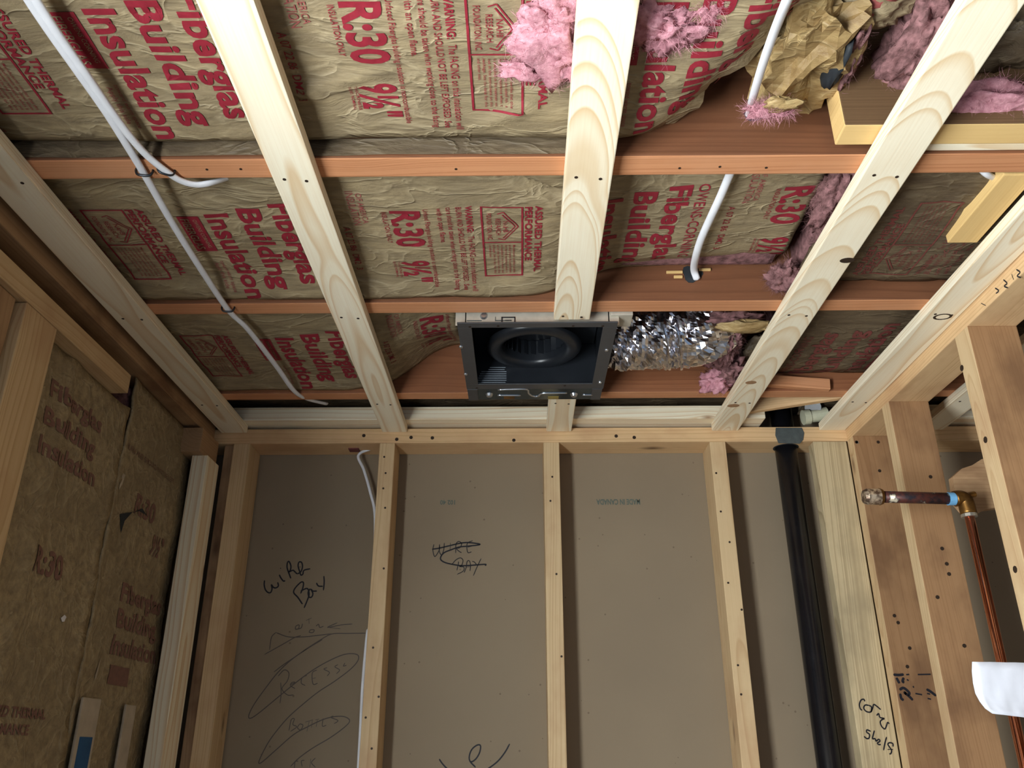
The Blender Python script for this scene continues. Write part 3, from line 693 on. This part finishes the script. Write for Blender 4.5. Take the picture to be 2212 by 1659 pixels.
blob('wisp', onz(1400, 40, 2.476), (.026, .024, .010), 25, 'pink', '', '', .8, 1.8, 3, parent=t)
tuft(1528, 25, 2.485, (.016, .020, .008), 31, 'small round pink wool puff at the top edge near the big print', amp=.5)
cr = blob('crumpled_paper', onz(1738, 110, 2.545), (.052, .085, .035), 44, 'kraftcr', 'crumpled tan kraft paper bundle hanging beside the white cable', 'paper', 0.95, 1.35, 4, None, True, True)
blob('tar_stain', onz(1805, 135, 2.525), (.012, .042, .018), 4, 'tar', '', '', .5, 2.0, 3, parent=cr)
blob('wool_edge', onz(1828, 120, 2.54), (.012, .045, .02), 9, 'pinkold', '', '', .8, 2.0, 4, parent=cr)
cr2 = blob('crumpled_paper', onz(1885, 5, 2.56), (.045, .030, .02), 52, 'kraft', 'scrap of red-stained kraft paper over the dark hole', 'paper', .6, 1.6, 4, None, True)
blob('red_print', onz(1885, 8, 2.548), (.03, .02, .010), 6, 'redfaint', '', '', .6, 2.2, 3, parent=cr2)
tuft(1995, 90, 2.55, (.042, .10, .045), 61, 'large dusty pink fiberglass mass left of the arched-grain strip', 'pinkold', .55, 1.6, 5)
tuft(2130, 225, 2.50, (.075, .032, .022), 66, 'dusty pink fiberglass tuft right of the arched-grain strip', 'pink', .5, 1.5)
blob('insulation_clump', onz(2180, 90, 2.575), (.10, .075, .03), 71, 'kraftdk', 'dark shredded insulation clump in the top right corner', 'insulation', .5, 1.8, 4)
tuft(1660, 238, 2.478, (.030, .010, .007), 77, 'thin pink wool fringe around the cable at the near joist', 'pink', .7, 1.8)
f_ = blob('paper_flap', onz(1690, 225, 2.475), (.022, .012, .006), 79, 'kraftcr', 'curled tan paper flap at the near joist beside the cable', 'paper', .6, 1.6, 3)
tuft(1795, 430, 2.50, (.022, .075, .025), 83, 'pink wool edge between the two middle bay batts', 'pinkold', .6, 1.8)
g = tuft(1562, 745, 2.52, (.028, .080, .035), 91, 'hanging pink fiberglass strip at the end of the foil duct', 'pinkold', .6, 2.0, 5)
blob('wisp', onz(1545, 825, 2.475), (.030, .028, .022), 95, 'pink', '', '', .7, 2.0, 4, parent=g); blob('wisp', onz(1580, 800, 2.49), (.030, .04, .025), 98, 'pinkold', '', '', .7, 2.0, 4, parent=g)
blob('wisp', onz(1590, 690, 2.52), (.050, .02, .016), 99, 'pinkold', '', '', .7, 2.0, 4, parent=g)
blob('crumpled_paper', onz(1612, 705, 2.495), (.05, .018, .010), 103, 'kraftcr', 'bent yellowish paper flap behind the arched-grain strip near the duct', 'paper', .5, 1.4, 4, None, True)
blob('insulation_clump', onz(1640, 770, 2.535), (.045, .08, .03), 107, 'kraftdk', 'dark torn insulation hollow right of the hanging pink wool', 'insulation', .6, 1.8, 4)
tuft(1690, 600, 2.49, (.025, .035, .02), 113, 'grey pink wool at the middle joist near the arched-grain strip', 'pinkold', .6, 1.9)

# ================================================================ EXHAUST FAN
FX0, FX1, FY0, FY1, FZ = -0.115, 0.182, 1.384, 1.692, 2.434
fan = empty('exhaust_fan', ((FX0 + FX1) / 2, (FY0 + FY1) / 2, FZ), 'black open bathroom exhaust fan housing fixed between the joists', 'exhaust fan')
bm = bmesh.new(); fw = 0.026
for a in ((FX0, FX1, FY0, FY0 + .018), (FX0, FX1, FY1 - fw, FY1), (FX0, FX0 + fw, FY0 + .018, FY1 - fw), (FX1 - fw, FX1, FY0 + .018, FY1 - fw)):
    bbox(bm, a[0], a[1], a[2], a[3], FZ, FZ + .003, 0.0008)
fr_ = child('flange_frame', bm, 'fanframe', fan)
ix0, ix1, iy0, iy1, zt = FX0 + .014, FX1 - .014, 1.398, FY1 - .014, FZ + .20
bm = bmesh.new()
bbox(bm, ix0, ix0 + .002, iy0, iy1, FZ + .003, zt); bbox(bm, ix1 - .002, ix1, iy0, iy1, FZ + .003, zt)
bbox(bm, ix0, ix1, iy1 - .002, iy1, FZ + .003, zt); bbox(bm, ix0, ix1, iy0 + .002, iy0 + .004, FZ + .003, zt); bbox(bm, ix0, ix1, iy0, iy1, zt, zt + .002)
hs = child('housing', bm, 'fandark', fan)
bm = bmesh.new(); bbox(bm, FX0 - .004, FX1 + .004, iy0, iy0 + .0018, FZ + .0035, FZ + .05, .0005)
sp = child('side_plate', bm, 'galv', fan)
for px, py in ((1045, 683), (1232, 684)):
    c = ony(px, py, iy0); bm = bmesh.new(); cyl(bm, c + Vector((0, .001, 0)), c + Vector((0, -.004, 0)), .008, .005, 16); child('screw', bm, 'screw', sp)
for x0, x1, z0, z1 in ((-.098, -.07, .012, .013), (-.045, -.02, .012, .013), (-.045, -.044, .012, .020)):    # pressed lines
    bm = bmesh.new(); bbox(bm, x0, x1, iy0 - .001, iy0 + .001, FZ + z0, FZ + z1 + .0006); child('pressed_rib', bm, 'guard', sp)
bm = bmesh.new(); c = ony(1098, 693, iy0 - .001)
for a in ((-.013, .013, .006, .008), (-.013, -.011, -.004, .008), (.011, .013, -.004, .008), (-.006, .006, .0, .0015)): bbox(bm, c.x + a[0], c.x + a[1], c.y - .001, c.y, c.z + a[2], c.z + a[3])
child('knockout_tab', bm, 'fandark', sp)
# far mounting plate, flat under the far joist side, with pressed beads and bolts
bm = bmesh.new(); bbox(bm, FX0 + .012, FX1 - .018, FY1 + .001, 1.752, FZ + .0005, FZ + .0025, .0006); mp_ = child('mounting_plate', bm, 'galvdk', fan)
for px in (1057, 1240):
    c = onz(px, 852, FZ); bm = bmesh.new(); cyl(bm, c + Vector((0, 0, .002)), c + Vector((0, 0, -.005)), .0095, .006, 18); child('bolt', bm, 'screw', mp_)
for P in ([(1075, 842), (1105, 841), (1138, 841), (1142, 849), (1150, 855), (1162, 856), (1170, 850), (1200, 849), (1225, 849)], [(1075, 854), (1100, 854), (1125, 854)], [(1258, 853), (1280, 853)]):
    bm = bmesh.new(); tube(bm, [onz(x, y, FZ) for x, y in P], .0022, .0022, 8, 4); child('pressed_bead', bm, 'screw', mp_, True)
for px, m_ in ((1100, 'brass'), (1195, 'tag')):
    c = onz(px, 860, FZ - .001); bm = bmesh.new(); bbox(bm, c.x - .012, c.x + .012, c.y - .008, c.y + .006, FZ - .001, FZ + .0005, .0004); child('inspection_tab', bm, m_, mp_)
for x in (FX0 + .001, FX1 - .024):
    bm = bmesh.new(); bbox(bm, x, x + .022, FY1 + .0005, 1.752, FZ - .001, FZ + .02, .0006); child('corner_bracket', bm, 'fanframe', fan)
for px, py in ((996, 749), (1006, 808), (1310, 756), (1296, 826)):
    c = onz(px, py, FZ); bm = bmesh.new(); cyl(bm, c + Vector((0, 0, .001)), c + Vector((0, 0, -.0022)), .0045, .0036, 12); child('screw', bm, 'screw', fr_)
for px, py in ((1015, 706), (1076, 704), (1238, 704), (1302, 704), (1030, 838), (1220, 833)):
    c = onz(px, py, FZ); bm = bmesh.new(); cyl(bm, c + Vector((0, 0, .001)), c + Vector((0, 0, -.0006)), .0026, None, 8); child('screw_hole', bm, 'nail', fr_)
# inlet ring (bell mouth) and blower wheel
RC = onz(1153, 748, FZ + .055); bm = bmesh.new(); seg = 48; prof = []
for k in range(9):
    a = math.pi * k / 8; prof.append((.083 + .017 * math.cos(a), -.012 * math.sin(a)))
prof.append((.066, .045))
rings = [[bm.verts.new(RC + Vector((r_ * math.cos(2 * math.pi * i / seg), r_ * math.sin(2 * math.pi * i / seg), z_))) for i in range(seg)] for r_, z_ in prof]
for a, b in zip(rings, rings[1:]):
    for i in range(seg): bm.faces.new((a[i], a[(i + 1) % seg], b[(i + 1) % seg], b[i]))
ir = child('inlet_ring', bm, 'fandark', fan, True)
bm = bmesh.new(); bbox(bm, ix0 + .004, ix1 - .004, iy0 + .005, iy1 - .004, RC.z + .046, RC.z + .049); child('scroll_plate', bm, 'fandark', fan)
bl = bmesh.new(); cyl(bl, RC + Vector((0, 0, .05)), RC + Vector((0, 0, .08)), .03, .03, 20); wheel = child('blower_hub', bl, 'fandark', fan)
for k in range(24):
    a = 2 * math.pi * k / 24; p = RC + Vector((.062 * math.cos(a), .062 * math.sin(a), 0)); bm = bmesh.new()
    t_ = Vector((-math.sin(a + .5), math.cos(a + .5), 0)) * .006; n_ = Vector((math.cos(a + .5), math.sin(a + .5), 0)) * .0006
    q = [p + t_ + n_, p - t_ + n_, p - t_ - n_, p + t_ - n_]
    A = [bm.verts.new(v + Vector((0, 0, .012))) for v in q]; B = [bm.verts.new(v + Vector((0, 0, .044))) for v in q]
    bm.faces.new(A); bm.faces.new(B[::-1])
    for i in range(4): bm.faces.new((A[i], B[i], B[(i + 1) % 4], A[(i + 1) % 4]))
    child('blade', bm, 'fandark', wheel)
# rating print on the inner far wall
bm = bmesh.new(); yw_ = iy1 - .0028
for k, (px0, px1) in enumerate(((1058, 1092), (1055, 1090), (1040, 1094), (1037, 1094), (1035, 1094), (1033, 1094), (1031, 1094), (1029, 1092))):
    py = 793 + k * 4.6; a = ony(px0, py, yw_); b = ony(px1, py, yw_); put_rect(bm, [a, b, b + Vector((0, 0, -.0016)), a + Vector((0, 0, -.0016))])
stuff(child('rating_print', bm, 'whiteink', fan), 'fine pale print inside the housing')
bm = bmesh.new(); bbox(bm, FX1 - .012, FX1 + .03, 1.392, 1.44, FZ + .02, FZ + .10, .002); child('wiring_box', bm, 'galv', fan)
bm = bmesh.new(); cyl(bm, (ix1, 1.60, 2.522), (ix1 + .02, 1.60, 2.522), .066, None, 32); child('duct_collar', bm, 'galv', fan)

# ---------------------------------------------------------------- foil duct
duct = empty('flexible_duct', (0.28, 1.60, 2.522), 'crinkled silver foil flexible duct running from the exhaust fan', 'duct')
bm = bmesh.new(); seg = 72; pathp = []
for k in range(46):
    t = k / 45
    if t < .55: pathp.append((Vector((.188 + .152 * (t / .55), 1.60, 2.522)), 0.0))
    else:
        a = (t - .55) / .45 * 1.35; pathp.append((Vector((.340 + .080 * math.sin(a), 1.60, 2.522 + .080 * (1 - math.cos(a)))), a))
rings = []
for k, (p, a) in enumerate(pathp):
    ring = []
    for i in range(seg):
        th = 2 * math.pi * i / seg; ux = Vector((-math.sin(a), 0, math.cos(a)))
        c = noise.noise(Vector((k * .10, th * 1.6, 3.3))); c2 = abs(noise.noise(Vector((k * .30 + th * 1.1, th * 1.7, 1.1)))); c3 = abs(noise.noise(Vector((k * .75 - th * .8, th * 2.6, 7.7))))
        r_ = .080 + .006 * c - .024 * c2 - .010 * c3
        ring.append(bm.verts.new(p + Vector((0, 1, 0)) * (r_ * math.cos(th)) + ux * (r_ * math.sin(th))))
    rings.append(ring)
for a, b in zip(rings, rings[1:]):
    for i in range(seg): bm.faces.new((a[i], a[(i + 1) % seg], b[(i + 1) % seg], b[i]))
child('foil_sleeve', bm, 'foil', duct)
for x0, dx in ((.300, .05), (.325, .05)):
    P = [Vector((x0 + dx * math.sin((th + 2.4) / 2.4 * 1.2) * .6, 1.60 + .077 * math.cos(th), 2.522 + .077 * math.sin(th))) for th in [-2.9 + .28 * q for q in range(10)]]
    bm = bmesh.new(); tube(bm, P, .0035, .0035, 8, 3); child('tie_strap', bm, 'foil', duct)

# ================================================================ CABLES
ZC = ZJ - .0045
def cable(pts, label, r=(.0058, .0036), group='white electrical cables', up=Vector((0, 0, 1))):
    c0 = Vector(pts[0]); bm = bmesh.new(); tube(bm, [Vector(p) - c0 for p in pts], r[0], r[1], 12, 8, up)
    o = bmobj('electrical_cable', bm, 'cable', None, True); o.location = c0
    return tag(o, label, 'cable', group)
cA = cable([onz(x, y, ZC) for x, y in ((40, -40), (62, 0), (112, 75), (165, 150), (228, 240), (272, 310), (313, 378), (370, 478), (430, 575), (492, 668), (530, 705), (560, 742), (600, 795), (636, 845))] + [onz(665, 862, ZC + .012), onz(705, 872, ZC + .03)],
           'long white cable running the length of the left ceiling to the back wall')
cB = cable([onz(x, y, ZC - .002) for x, y in ((58, -40), (78, 0), (128, 78), (180, 152), (240, 240), (285, 300), (322, 340), (362, 372))] + [onz(392, 391, ZC - .001), onz(425, 399, ZC + .002), onz(460, 394, ZC + .01), onz(500, 382, ZC + .035)],
           'white cable branching off under the near joist at its staple')
cC = cable([ony(x, y, yy) for x, y, yy in ((1718, -45, .62), (1700, 0, .65), (1672, 70, .72), (1648, 138, .79), (1628, 205, .87))] + [ony(1618, 247, .939), ony(1612, 262, .96)], 'white cable entering the hole in the near joist', r=(.0056, .0045))
cD = cable([onz(1590, 345, 2.497), onz(1577, 375, 2.497), onz(1556, 425, 2.497), onz(1535, 470, 2.497), onz(1515, 515, 2.498), onz(1504, 550, 2.50), ony(1499, 580, 1.325), ony(1505, 602, 1.347)], 'white cable hanging across the middle bay into a drilled joist', r=(.0066, .0052))
cE = cable([ony(x, y, yy) for x, y, yy in ((2110, 355, .99), (2130, 375, 1.0), (2150, 385, 1.02), (2185, 398, 1.06))], 'short bit of white cable beside the yellow block', r=(.005, .004))
cF = cable([(-0.36, 2.03, PT0 + .01)] + [ony(x, y, 2.03) for x, y in ((775, 982), (786, 1015), (799, 1060))] + [(-.357, 2.035, 2.24), (-.353, 2.04, 2.1), (-.3535, 2.035, 1.98)] + [ony(x, y, 2.0) for x, y in ((794, 1364), (789, 1413), (783, 1487), (779, 1570), (774, 1665))] + [ony(768, 1800, 2.0)], 'thin white cable dropping down the wire bay beside its stud', r=(.0036, .003), up=Vector((0, 1, 0)))
bm = bmesh.new(); c = ony(769, 970, 2.02); bbox(bm, c.x - .018, c.x + .008, 2.01, 2.035, PT0 - .003, PT0 + .001, .001); child('sealed_hole', bm, 'reddull', plate_b)['label'] = 'dark red sealed cable hole'
def staple(px, py, ang, par, label, rr=.0075):
    c = onz(px, py, ZC - .002); d = Vector((math.cos(ang), math.sin(ang), 0)); bm = bmesh.new()
    P = [c + d * q[0] + Vector((0, 0, q[1])) for q in ((-rr * 1.5, .008), (-rr * 1.45, .002), (-rr * .9, -.0035), (rr * .9, -.0035), (rr * 1.45, .002), (rr * 1.5, .008))]
    tube(bm, P, .0018, .0018, 8, 4); o = bmobj('cable_staple', bm, 'staple', None, True); tag(o, label, 'staple', 'cable staples')
staple(311, 374, .15, cA, 'dark staple holding the long cable to the near joist')
staple(358, 371, .5, cB, 'dark staple holding the branching cable to the near joist')
staple(492, 669, .1, cA, 'dark staple holding the long cable to the middle joist')

# ================================================================ PIPES
PXc, PYc, PR = 0.669, 2.022, 0.0272
vent = empty('vent_pipe', (PXc, PYc, 0), 'black plastic vent pipe rising through the back top plate', 'pipe')
bm = bmesh.new(); cyl(bm, (PXc, PYc, 0), (PXc, PYc, DECK), PR, None, 40); child('pipe_body', bm, 'black', vent, True)
bm = bmesh.new(); cyl(bm, (PXc, PYc, PT0 - .001), (PXc, PYc, PT0 + .001), PR + .004, None, 40); child('hole_rim', bm, 'tar', vent)
gp = prism('nail_guard', [(1676, 924), (1732, 924), (1737, 935), (1735, 950), (1728, 958), (1682, 957), (1675, 940)], YW - .0022, .0018, 'guard', 'grey steel guard plate on the top plate in front of the black pipe', 'guard plate')
bm = bmesh.new(); a_ = onz(1756, 880, 2.50); cyl(bm, a_, a_ + Vector((.03, .05, .03)), .02, .02, 20); e_ = bmobj('pipe_end', bm, 'black'); tag(e_, 'short black pipe end above the nailer by the right corner', 'pipe')
bm = bmesh.new(); a_ = onz(1738, 902, 2.478); cyl(bm, a_, a_ + Vector((.055, -.004, .008)), .014, .018, 20); cyl(bm, a_ + Vector((-.004, 0, 0)), a_ + Vector((.012, 0, .002)), .019, .019, 20); e_ = bmobj('pipe_fitting', bm, 'pvc'); tag(e_, 'pale plastic pipe fitting behind the end of the right furring strip', 'fitting')

sh = empty('shower_pipe', (0.851, 1.58, 2.153), 'copper riser with elbow and capped stub pointing left', 'pipe')
E0 = Vector((0.851, 1.58, 2.153)); C0 = ony(1870, 1073, 1.58)
bm = bmesh.new(); cyl(bm, C0 + Vector((.02, 0, 0)), E0 + Vector((-.012, 0, 0)), .0112, None, 24); child('stub_pipe', bm, 'copperold', sh, True)
bm = bmesh.new(); cyl(bm, C0 + Vector((-.004, 0, 0)), C0 + Vector((.002, 0, 0)), .0125, .0155, 24); cyl(bm, C0 + Vector((.002, 0, 0)), C0 + Vector((.026, 0, 0)), .0155, None, 24); cp = child('cap', bm, 'cap', sh, False)
bm = bmesh.new(); cyl(bm, C0 + Vector((.026, 0, 0)), C0 + Vector((.031, 0, 0)), .0165, .0150, 24); child('cap_rim', bm, 'brass', cp)
bm = bmesh.new(); tube(bm, [E0 + Vector((-.02, 0, 0)), E0 + Vector((-.008, 0, .001)), E0 + Vector((0, 0, -.006)), E0 + Vector((.001, 0, -.030))], .0150, .0150, 20, 6, Vector((0, 1, 0))); el = child('elbow', bm, 'brass', sh, True)
bm = bmesh.new(); cyl(bm, E0 + Vector((.006, 0, .006)), E0 + Vector((.022, .004, .010)), .006, .006, 12); child('mounting_ear', bm, 'brass', el)
bm = bmesh.new(); cyl(bm, E0 + Vector((-.033, 0, 0)), E0 + Vector((-.020, 0, 0)), .0124, None, 24); child('blue_band', bm, 'bluepaint', sh)
bm = bmesh.new(); cyl(bm, E0 + Vector((.001, 0, -.036)), E0 + Vector((.001, 0, -.029)), .0145, None, 20); child('solder_ring', bm, 'solder', sh)
bm = bmesh.new(); cyl(bm, E0 + Vector((.001, 0, -1.5)), E0 + Vector((.001, 0, -.034)), .0088, None, 24); child('riser', bm, 'copper', sh, True)

# ---------------------------------------------------------------- white curled sheet on the near right stud
bm = bmesh.new(); LE = [(2098, 1430), (2101, 1450), (2106, 1475), (2112, 1497), (2122, 1515), (2134, 1530), (2150, 1541)]; rows = []
for k, (lx, ly) in enumerate(LE):
    row = []
    for i in range(9):
        t = i / 8; px = lx + (2252 - lx) * t; py = ly + (3 if k < 3 else 8) * t * (k / 6 + .3)
        p = ony(px, py, 1.352); p.y += .012 * math.sin(k / 6 * 1.9) + .010 * t * t - .004 * (1 - t) ** 2 + .0015 * math.sin(i * 2.1 + k); row.append(p)
    rows.append(row)
F_ = [[bm.verts.new(p) for p in r] for r in rows]; G_ = [[bm.verts.new(p + Vector((0, .0022, 0))) for p in r] for r in rows]
for k in range(6):
    for i in range(8):
        bm.faces.new((F_[k][i], F_[k][i + 1], F_[k + 1][i + 1], F_[k + 1][i])); bm.faces.new((G_[k][i], G_[k + 1][i], G_[k + 1][i + 1], G_[k][i + 1]))
for i in range(8):
    bm.faces.new((F_[0][i], G_[0][i], G_[0][i + 1], F_[0][i + 1])); bm.faces.new((F_[6][i], F_[6][i + 1], G_[6][i + 1], G_[6][i]))
for k in range(6):
    bm.faces.new((F_[k][0], F_[k + 1][0], G_[k + 1][0], G_[k][0])); bm.faces.new((F_[k][8], G_[k][8], G_[k + 1][8], F_[k + 1][8]))
bmesh.ops.recalc_face_normals(bm, faces=bm.faces)
tag(bmobj('plastic_sheet', bm, 'paper', None, True), 'white curled plastic sheet sticking out in front of the copper riser', 'sheet')

# ================================================================ HANDWRITING AND STAMPS
def crop(ox, oy, sc): return lambda P: [(ox + x / sc, oy + y / sc) for x, y in P]
def write(name, par, strokes, y, wd, mat, label):
    bm = bmesh.new()
    for P in strokes: ribbon(bm, [ony(px, py, y) for px, py in P], wd, (0, -1, 0))
    stuff(child(name, bm, mat, par), label)
a = crop(520, 1190, 7.3733)
write('handwriting', wall_back, [a(P) for P in (
    [(380, 470), (375, 540), (395, 620), (440, 665), (480, 660), (500, 600), (490, 540), (520, 580), (560, 590), (600, 560), (590, 500)],
    [(615, 380), (640, 430), (680, 480), (710, 475)], [(632, 272), (640, 285)],
    [(800, 440), (770, 360), (740, 270), (745, 190), (770, 170), (800, 240), (790, 310), (760, 340), (830, 310), (860, 330), (900, 370)],
    [(900, 370), (960, 330), (985, 250), (970, 185), (930, 180), (915, 240), (940, 330), (960, 385), (990, 370), (1010, 310), (1110, 285)],
    [(985, 850), (910, 740), (845, 665), (870, 590), (960, 500), (1000, 510), (990, 590), (955, 680)], [(955, 640), (1060, 600), (1090, 690), (1060, 790), (1010, 910)],
    [(1110, 600), (1075, 660), (1090, 735), (1130, 735), (1150, 680), (1120, 610), (1150, 640), (1215, 640)],
    [(1205, 510), (1240, 560), (1310, 565)], [(1325, 400), (1330, 500), (1318, 630)])], YD, .0034, 'ink', 'black marker words WIRE BAY')
write('handwriting', wall_back, [a(P) for P in (
    [(870, 1250), (880, 1200), (930, 1180), (920, 1240), (870, 1250), (960, 1230), (985, 1160)], [(1040, 1110), (1130, 1070)], [(1085, 1080), (1090, 1160)],
    [(1090, 1300), (1110, 1260), (1170, 1260), (1150, 1300), (1090, 1300)], [(1200, 1200), (1240, 1170), (1260, 1220), (1320, 1200)], [(1780, 1165), (1600, 1180), (1380, 1220), (1540, 1145)], [(1380, 1220), (1590, 1240)],
    [(380, 1650), (560, 1550), (720, 1460), (860, 1380), (960, 1350)], [(560, 1300), (490, 1380), (460, 1580)], [(560, 1300), (760, 1370), (1000, 1370), (1200, 1350), (1450, 1320)], [(2010, 1310), (1700, 1315), (1450, 1325), (1250, 1430), (1050, 1560), (880, 1680), (700, 1800), (530, 1930)])], YD, .0022, 'pencil', 'faint pencil arrow and scribble')
b = crop(520, 1380, 5.9467)
write('handwriting', wall_back, [b(P) for P in (
    [(1050, 10), (850, 130), (650, 270), (480, 430), (330, 620), (180, 830), (105, 980), (130, 1020), (250, 940), (480, 750), (700, 570), (900, 420), (1100, 300), (1300, 210), (1430, 190), (1510, 215), (1500, 290), (1400, 400), (1200, 550), (1000, 680), (800, 840), (620, 1000), (480, 1160), (350, 1340), (240, 1560), (265, 1590), (450, 1430), (680, 1230), (860, 1130), (1050, 1040), (1200, 1000), (1330, 1000), (1400, 1050), (1340, 1130), (1150, 1270), (930, 1400), (750, 1530), (640, 1640)],)], YD, .0024, 'pencil', 'long pencil zigzag stroke')
write('handwriting', wall_back, [b(P) for P in (
    [(505, 830), (520, 700), (515, 560)], [(480, 480), (560, 400), (620, 440), (600, 540), (530, 640), (600, 720), (680, 720)], [(640, 590), (700, 560), (660, 560), (640, 600), (700, 640)], [(850, 470), (790, 500), (780, 570), (830, 600)], [(980, 400), (920, 440), (930, 580), (990, 570)], [(925, 510), (965, 500)], [(1110, 370), (1070, 390), (1140, 430), (1110, 480)], [(1250, 330), (1210, 360), (1270, 400), (1230, 450)], [(1340, 310), (1320, 350), (1360, 340)],
    [(620, 1180), (650, 1040), (690, 1030), (670, 1100), (720, 1130), (640, 1190)], [(760, 1090), (730, 1140), (770, 1170), (800, 1110), (760, 1090)], [(830, 1070), (930, 1040)], [(880, 1060), (850, 1190)], [(920, 1050), (910, 1140)], [(960, 1040), (1010, 1030)], [(985, 1040), (970, 1130)], [(1060, 1020), (1050, 1120), (1100, 1110)], [(1190, 990), (1160, 1010), (1250, 1050), (1200, 1090)],
    [(690, 1660), (700, 1580), (740, 1570)], [(790, 1640), (780, 1570), (820, 1560)], [(900, 1540), (890, 1650)], [(960, 1530), (910, 1590), (960, 1650)])], YD, .0020, 'pencil', 'faint pencil words RECESSED BOTTLES BACK')
c_ = crop(920, 1060, 8.295)
write('handwriting', wall_back, [c_(P) for P in (
    [(145, 960), (125, 1060), (150, 1170), (180, 1165), (240, 1060), (245, 960)], [(245, 960), (240, 1080), (280, 1150), (320, 1060), (330, 935)], [(440, 935), (430, 1080)], [(535, 1120), (540, 960), (590, 910), (640, 950), (610, 1020), (550, 1040), (600, 1090), (640, 1110)], [(840, 895), (740, 950), (750, 1105), (820, 1095)], [(745, 1015), (830, 995)],
    [(555, 1430), (580, 1320), (585, 1270)], [(460, 1330), (540, 1240), (620, 1205), (665, 1250), (640, 1340), (600, 1360), (680, 1370), (670, 1440), (560, 1500)], [(685, 1470), (720, 1380), (740, 1270), (780, 1260), (800, 1340), (790, 1440)], [(720, 1370), (810, 1360)], [(830, 1265), (870, 1280), (910, 1330)], [(990, 1215), (920, 1360), (850, 1525)])], YD, .0020, 'ink', 'thin marker words WIRE BAY crossed out')
write('handwriting', wall_back, [c_(P) for P in ([(110, 1050), (240, 1030), (430, 985), (600, 945), (760, 930), (975, 962), (800, 990), (600, 1010), (450, 1060), (330, 1110), (270, 1180), (270, 1240), (350, 1290), (500, 1325), (650, 1345), (850, 1335), (1065, 1320), (1060, 1345)],)], YD, .0034, 'ink', 'black strike-out line')
d_ = crop(920, 1560, 10.0545)
write('handwriting', wall_back, [d_(P) for P in ([(1080, 980), (960, 850), (945, 730), (1000, 590), (1110, 500), (1185, 510), (1170, 650), (1100, 780), (1020, 850), (965, 860)], [(290, 800), (350, 890), (440, 990), (560, 1100)], [(1820, 470), (1720, 650), (1570, 840), (1380, 990), (1200, 1090)])], YD, .0032, 'ink', 'black marker loop and curve at the bottom')
def stamp(s_, x0, x1, y0, y1, mat='stamp'):
    A = ony(x0, y0, YD); B = ony(x1, y1, YD); bm = bmesh.new()
    put_text(bm, s_, lambda u, v: (B.x + (A.x - B.x) * u, YD - .0006, A.z + (B.z - A.z) * v), True)
    stuff(child('stamped_print', bm, mat, wall_back), 'upside-down stamped print')
stamp('MADE IN CANADA', 1288, 1383, 1079, 1090); stamp('102 40', 951, 983, 1081, 1090)
e = crop(1820, 1440, 7.575)
write('handwriting', fl, [e(P) for P in (
    [(365, 570), (345, 535), (300, 550), (275, 620), (290, 690), (320, 715)], [(430, 635), (370, 630), (345, 680), (390, 735), (460, 740), (470, 660), (430, 635)], [(465, 745), (490, 680), (510, 620), (560, 650), (625, 705)],
    [(555, 800), (590, 770), (610, 830), (680, 850), (640, 870), (615, 910), (640, 980), (690, 1020), (720, 960), (735, 915), (765, 935)],
    [(460, 1060), (400, 1035), (395, 1075), (440, 1110), (430, 1170), (390, 1175), (350, 1140)], [(520, 1045), (500, 1120), (490, 1180), (530, 1180), (545, 1225)], [(545, 1225), (590, 1190), (610, 1220), (570, 1250), (590, 1275), (625, 1275)], [(720, 1150), (690, 1260), (670, 1370)], [(825, 1310), (820, 1260), (770, 1245), (740, 1270), (770, 1320), (800, 1370), (790, 1420), (765, 1430)], [(735, 1355), (825, 1355)])], YW - .001, .0030, 'ink', 'black marker words corner shelf')
write('grade_stamp', stC, [e(P) for P in ([(830, 132), (920, 138), (1000, 128)], [(1040, 132), (1090, 128)], [(1230, 130), (1440, 126)], [(880, 180), (905, 230), (930, 275)], [(930, 380), (1000, 350), (1090, 430), (1060, 460), (1000, 410)], [(1000, 420), (1080, 480), (1150, 550)], [(940, 440), (960, 520), (1000, 550)], [(1000, 180), (980, 240), (1010, 260)], [(1050, 210), (1080, 230)], [(1150, 320), (1165, 345)], [(1370, 370), (1440, 410), (1530, 480)], [(1380, 440), (1430, 450)], [(1390, 520), (1445, 535)], [(1190, 440), (1300, 460)])], 1.937, .0055, 'ink', 'smudged dark grade stamp')
bm = bmesh.new()
for P in ([(2150, 622), (2158, 628), (2152, 634)], [(2168, 604), (2176, 612), (2170, 618), (2178, 622)], [(2186, 592), (2190, 604)], [(2196, 582), (2204, 588), (2198, 596), (2206, 600)], [(2120, 655), (2130, 660)]):
    ribbon(bm, [onx(px, py, .807) for px, py in P], .0025, (-1, 0, 0))
stuff(child('ink_mark', bm, 'ink', plate_r), 'smudged black ink marks')
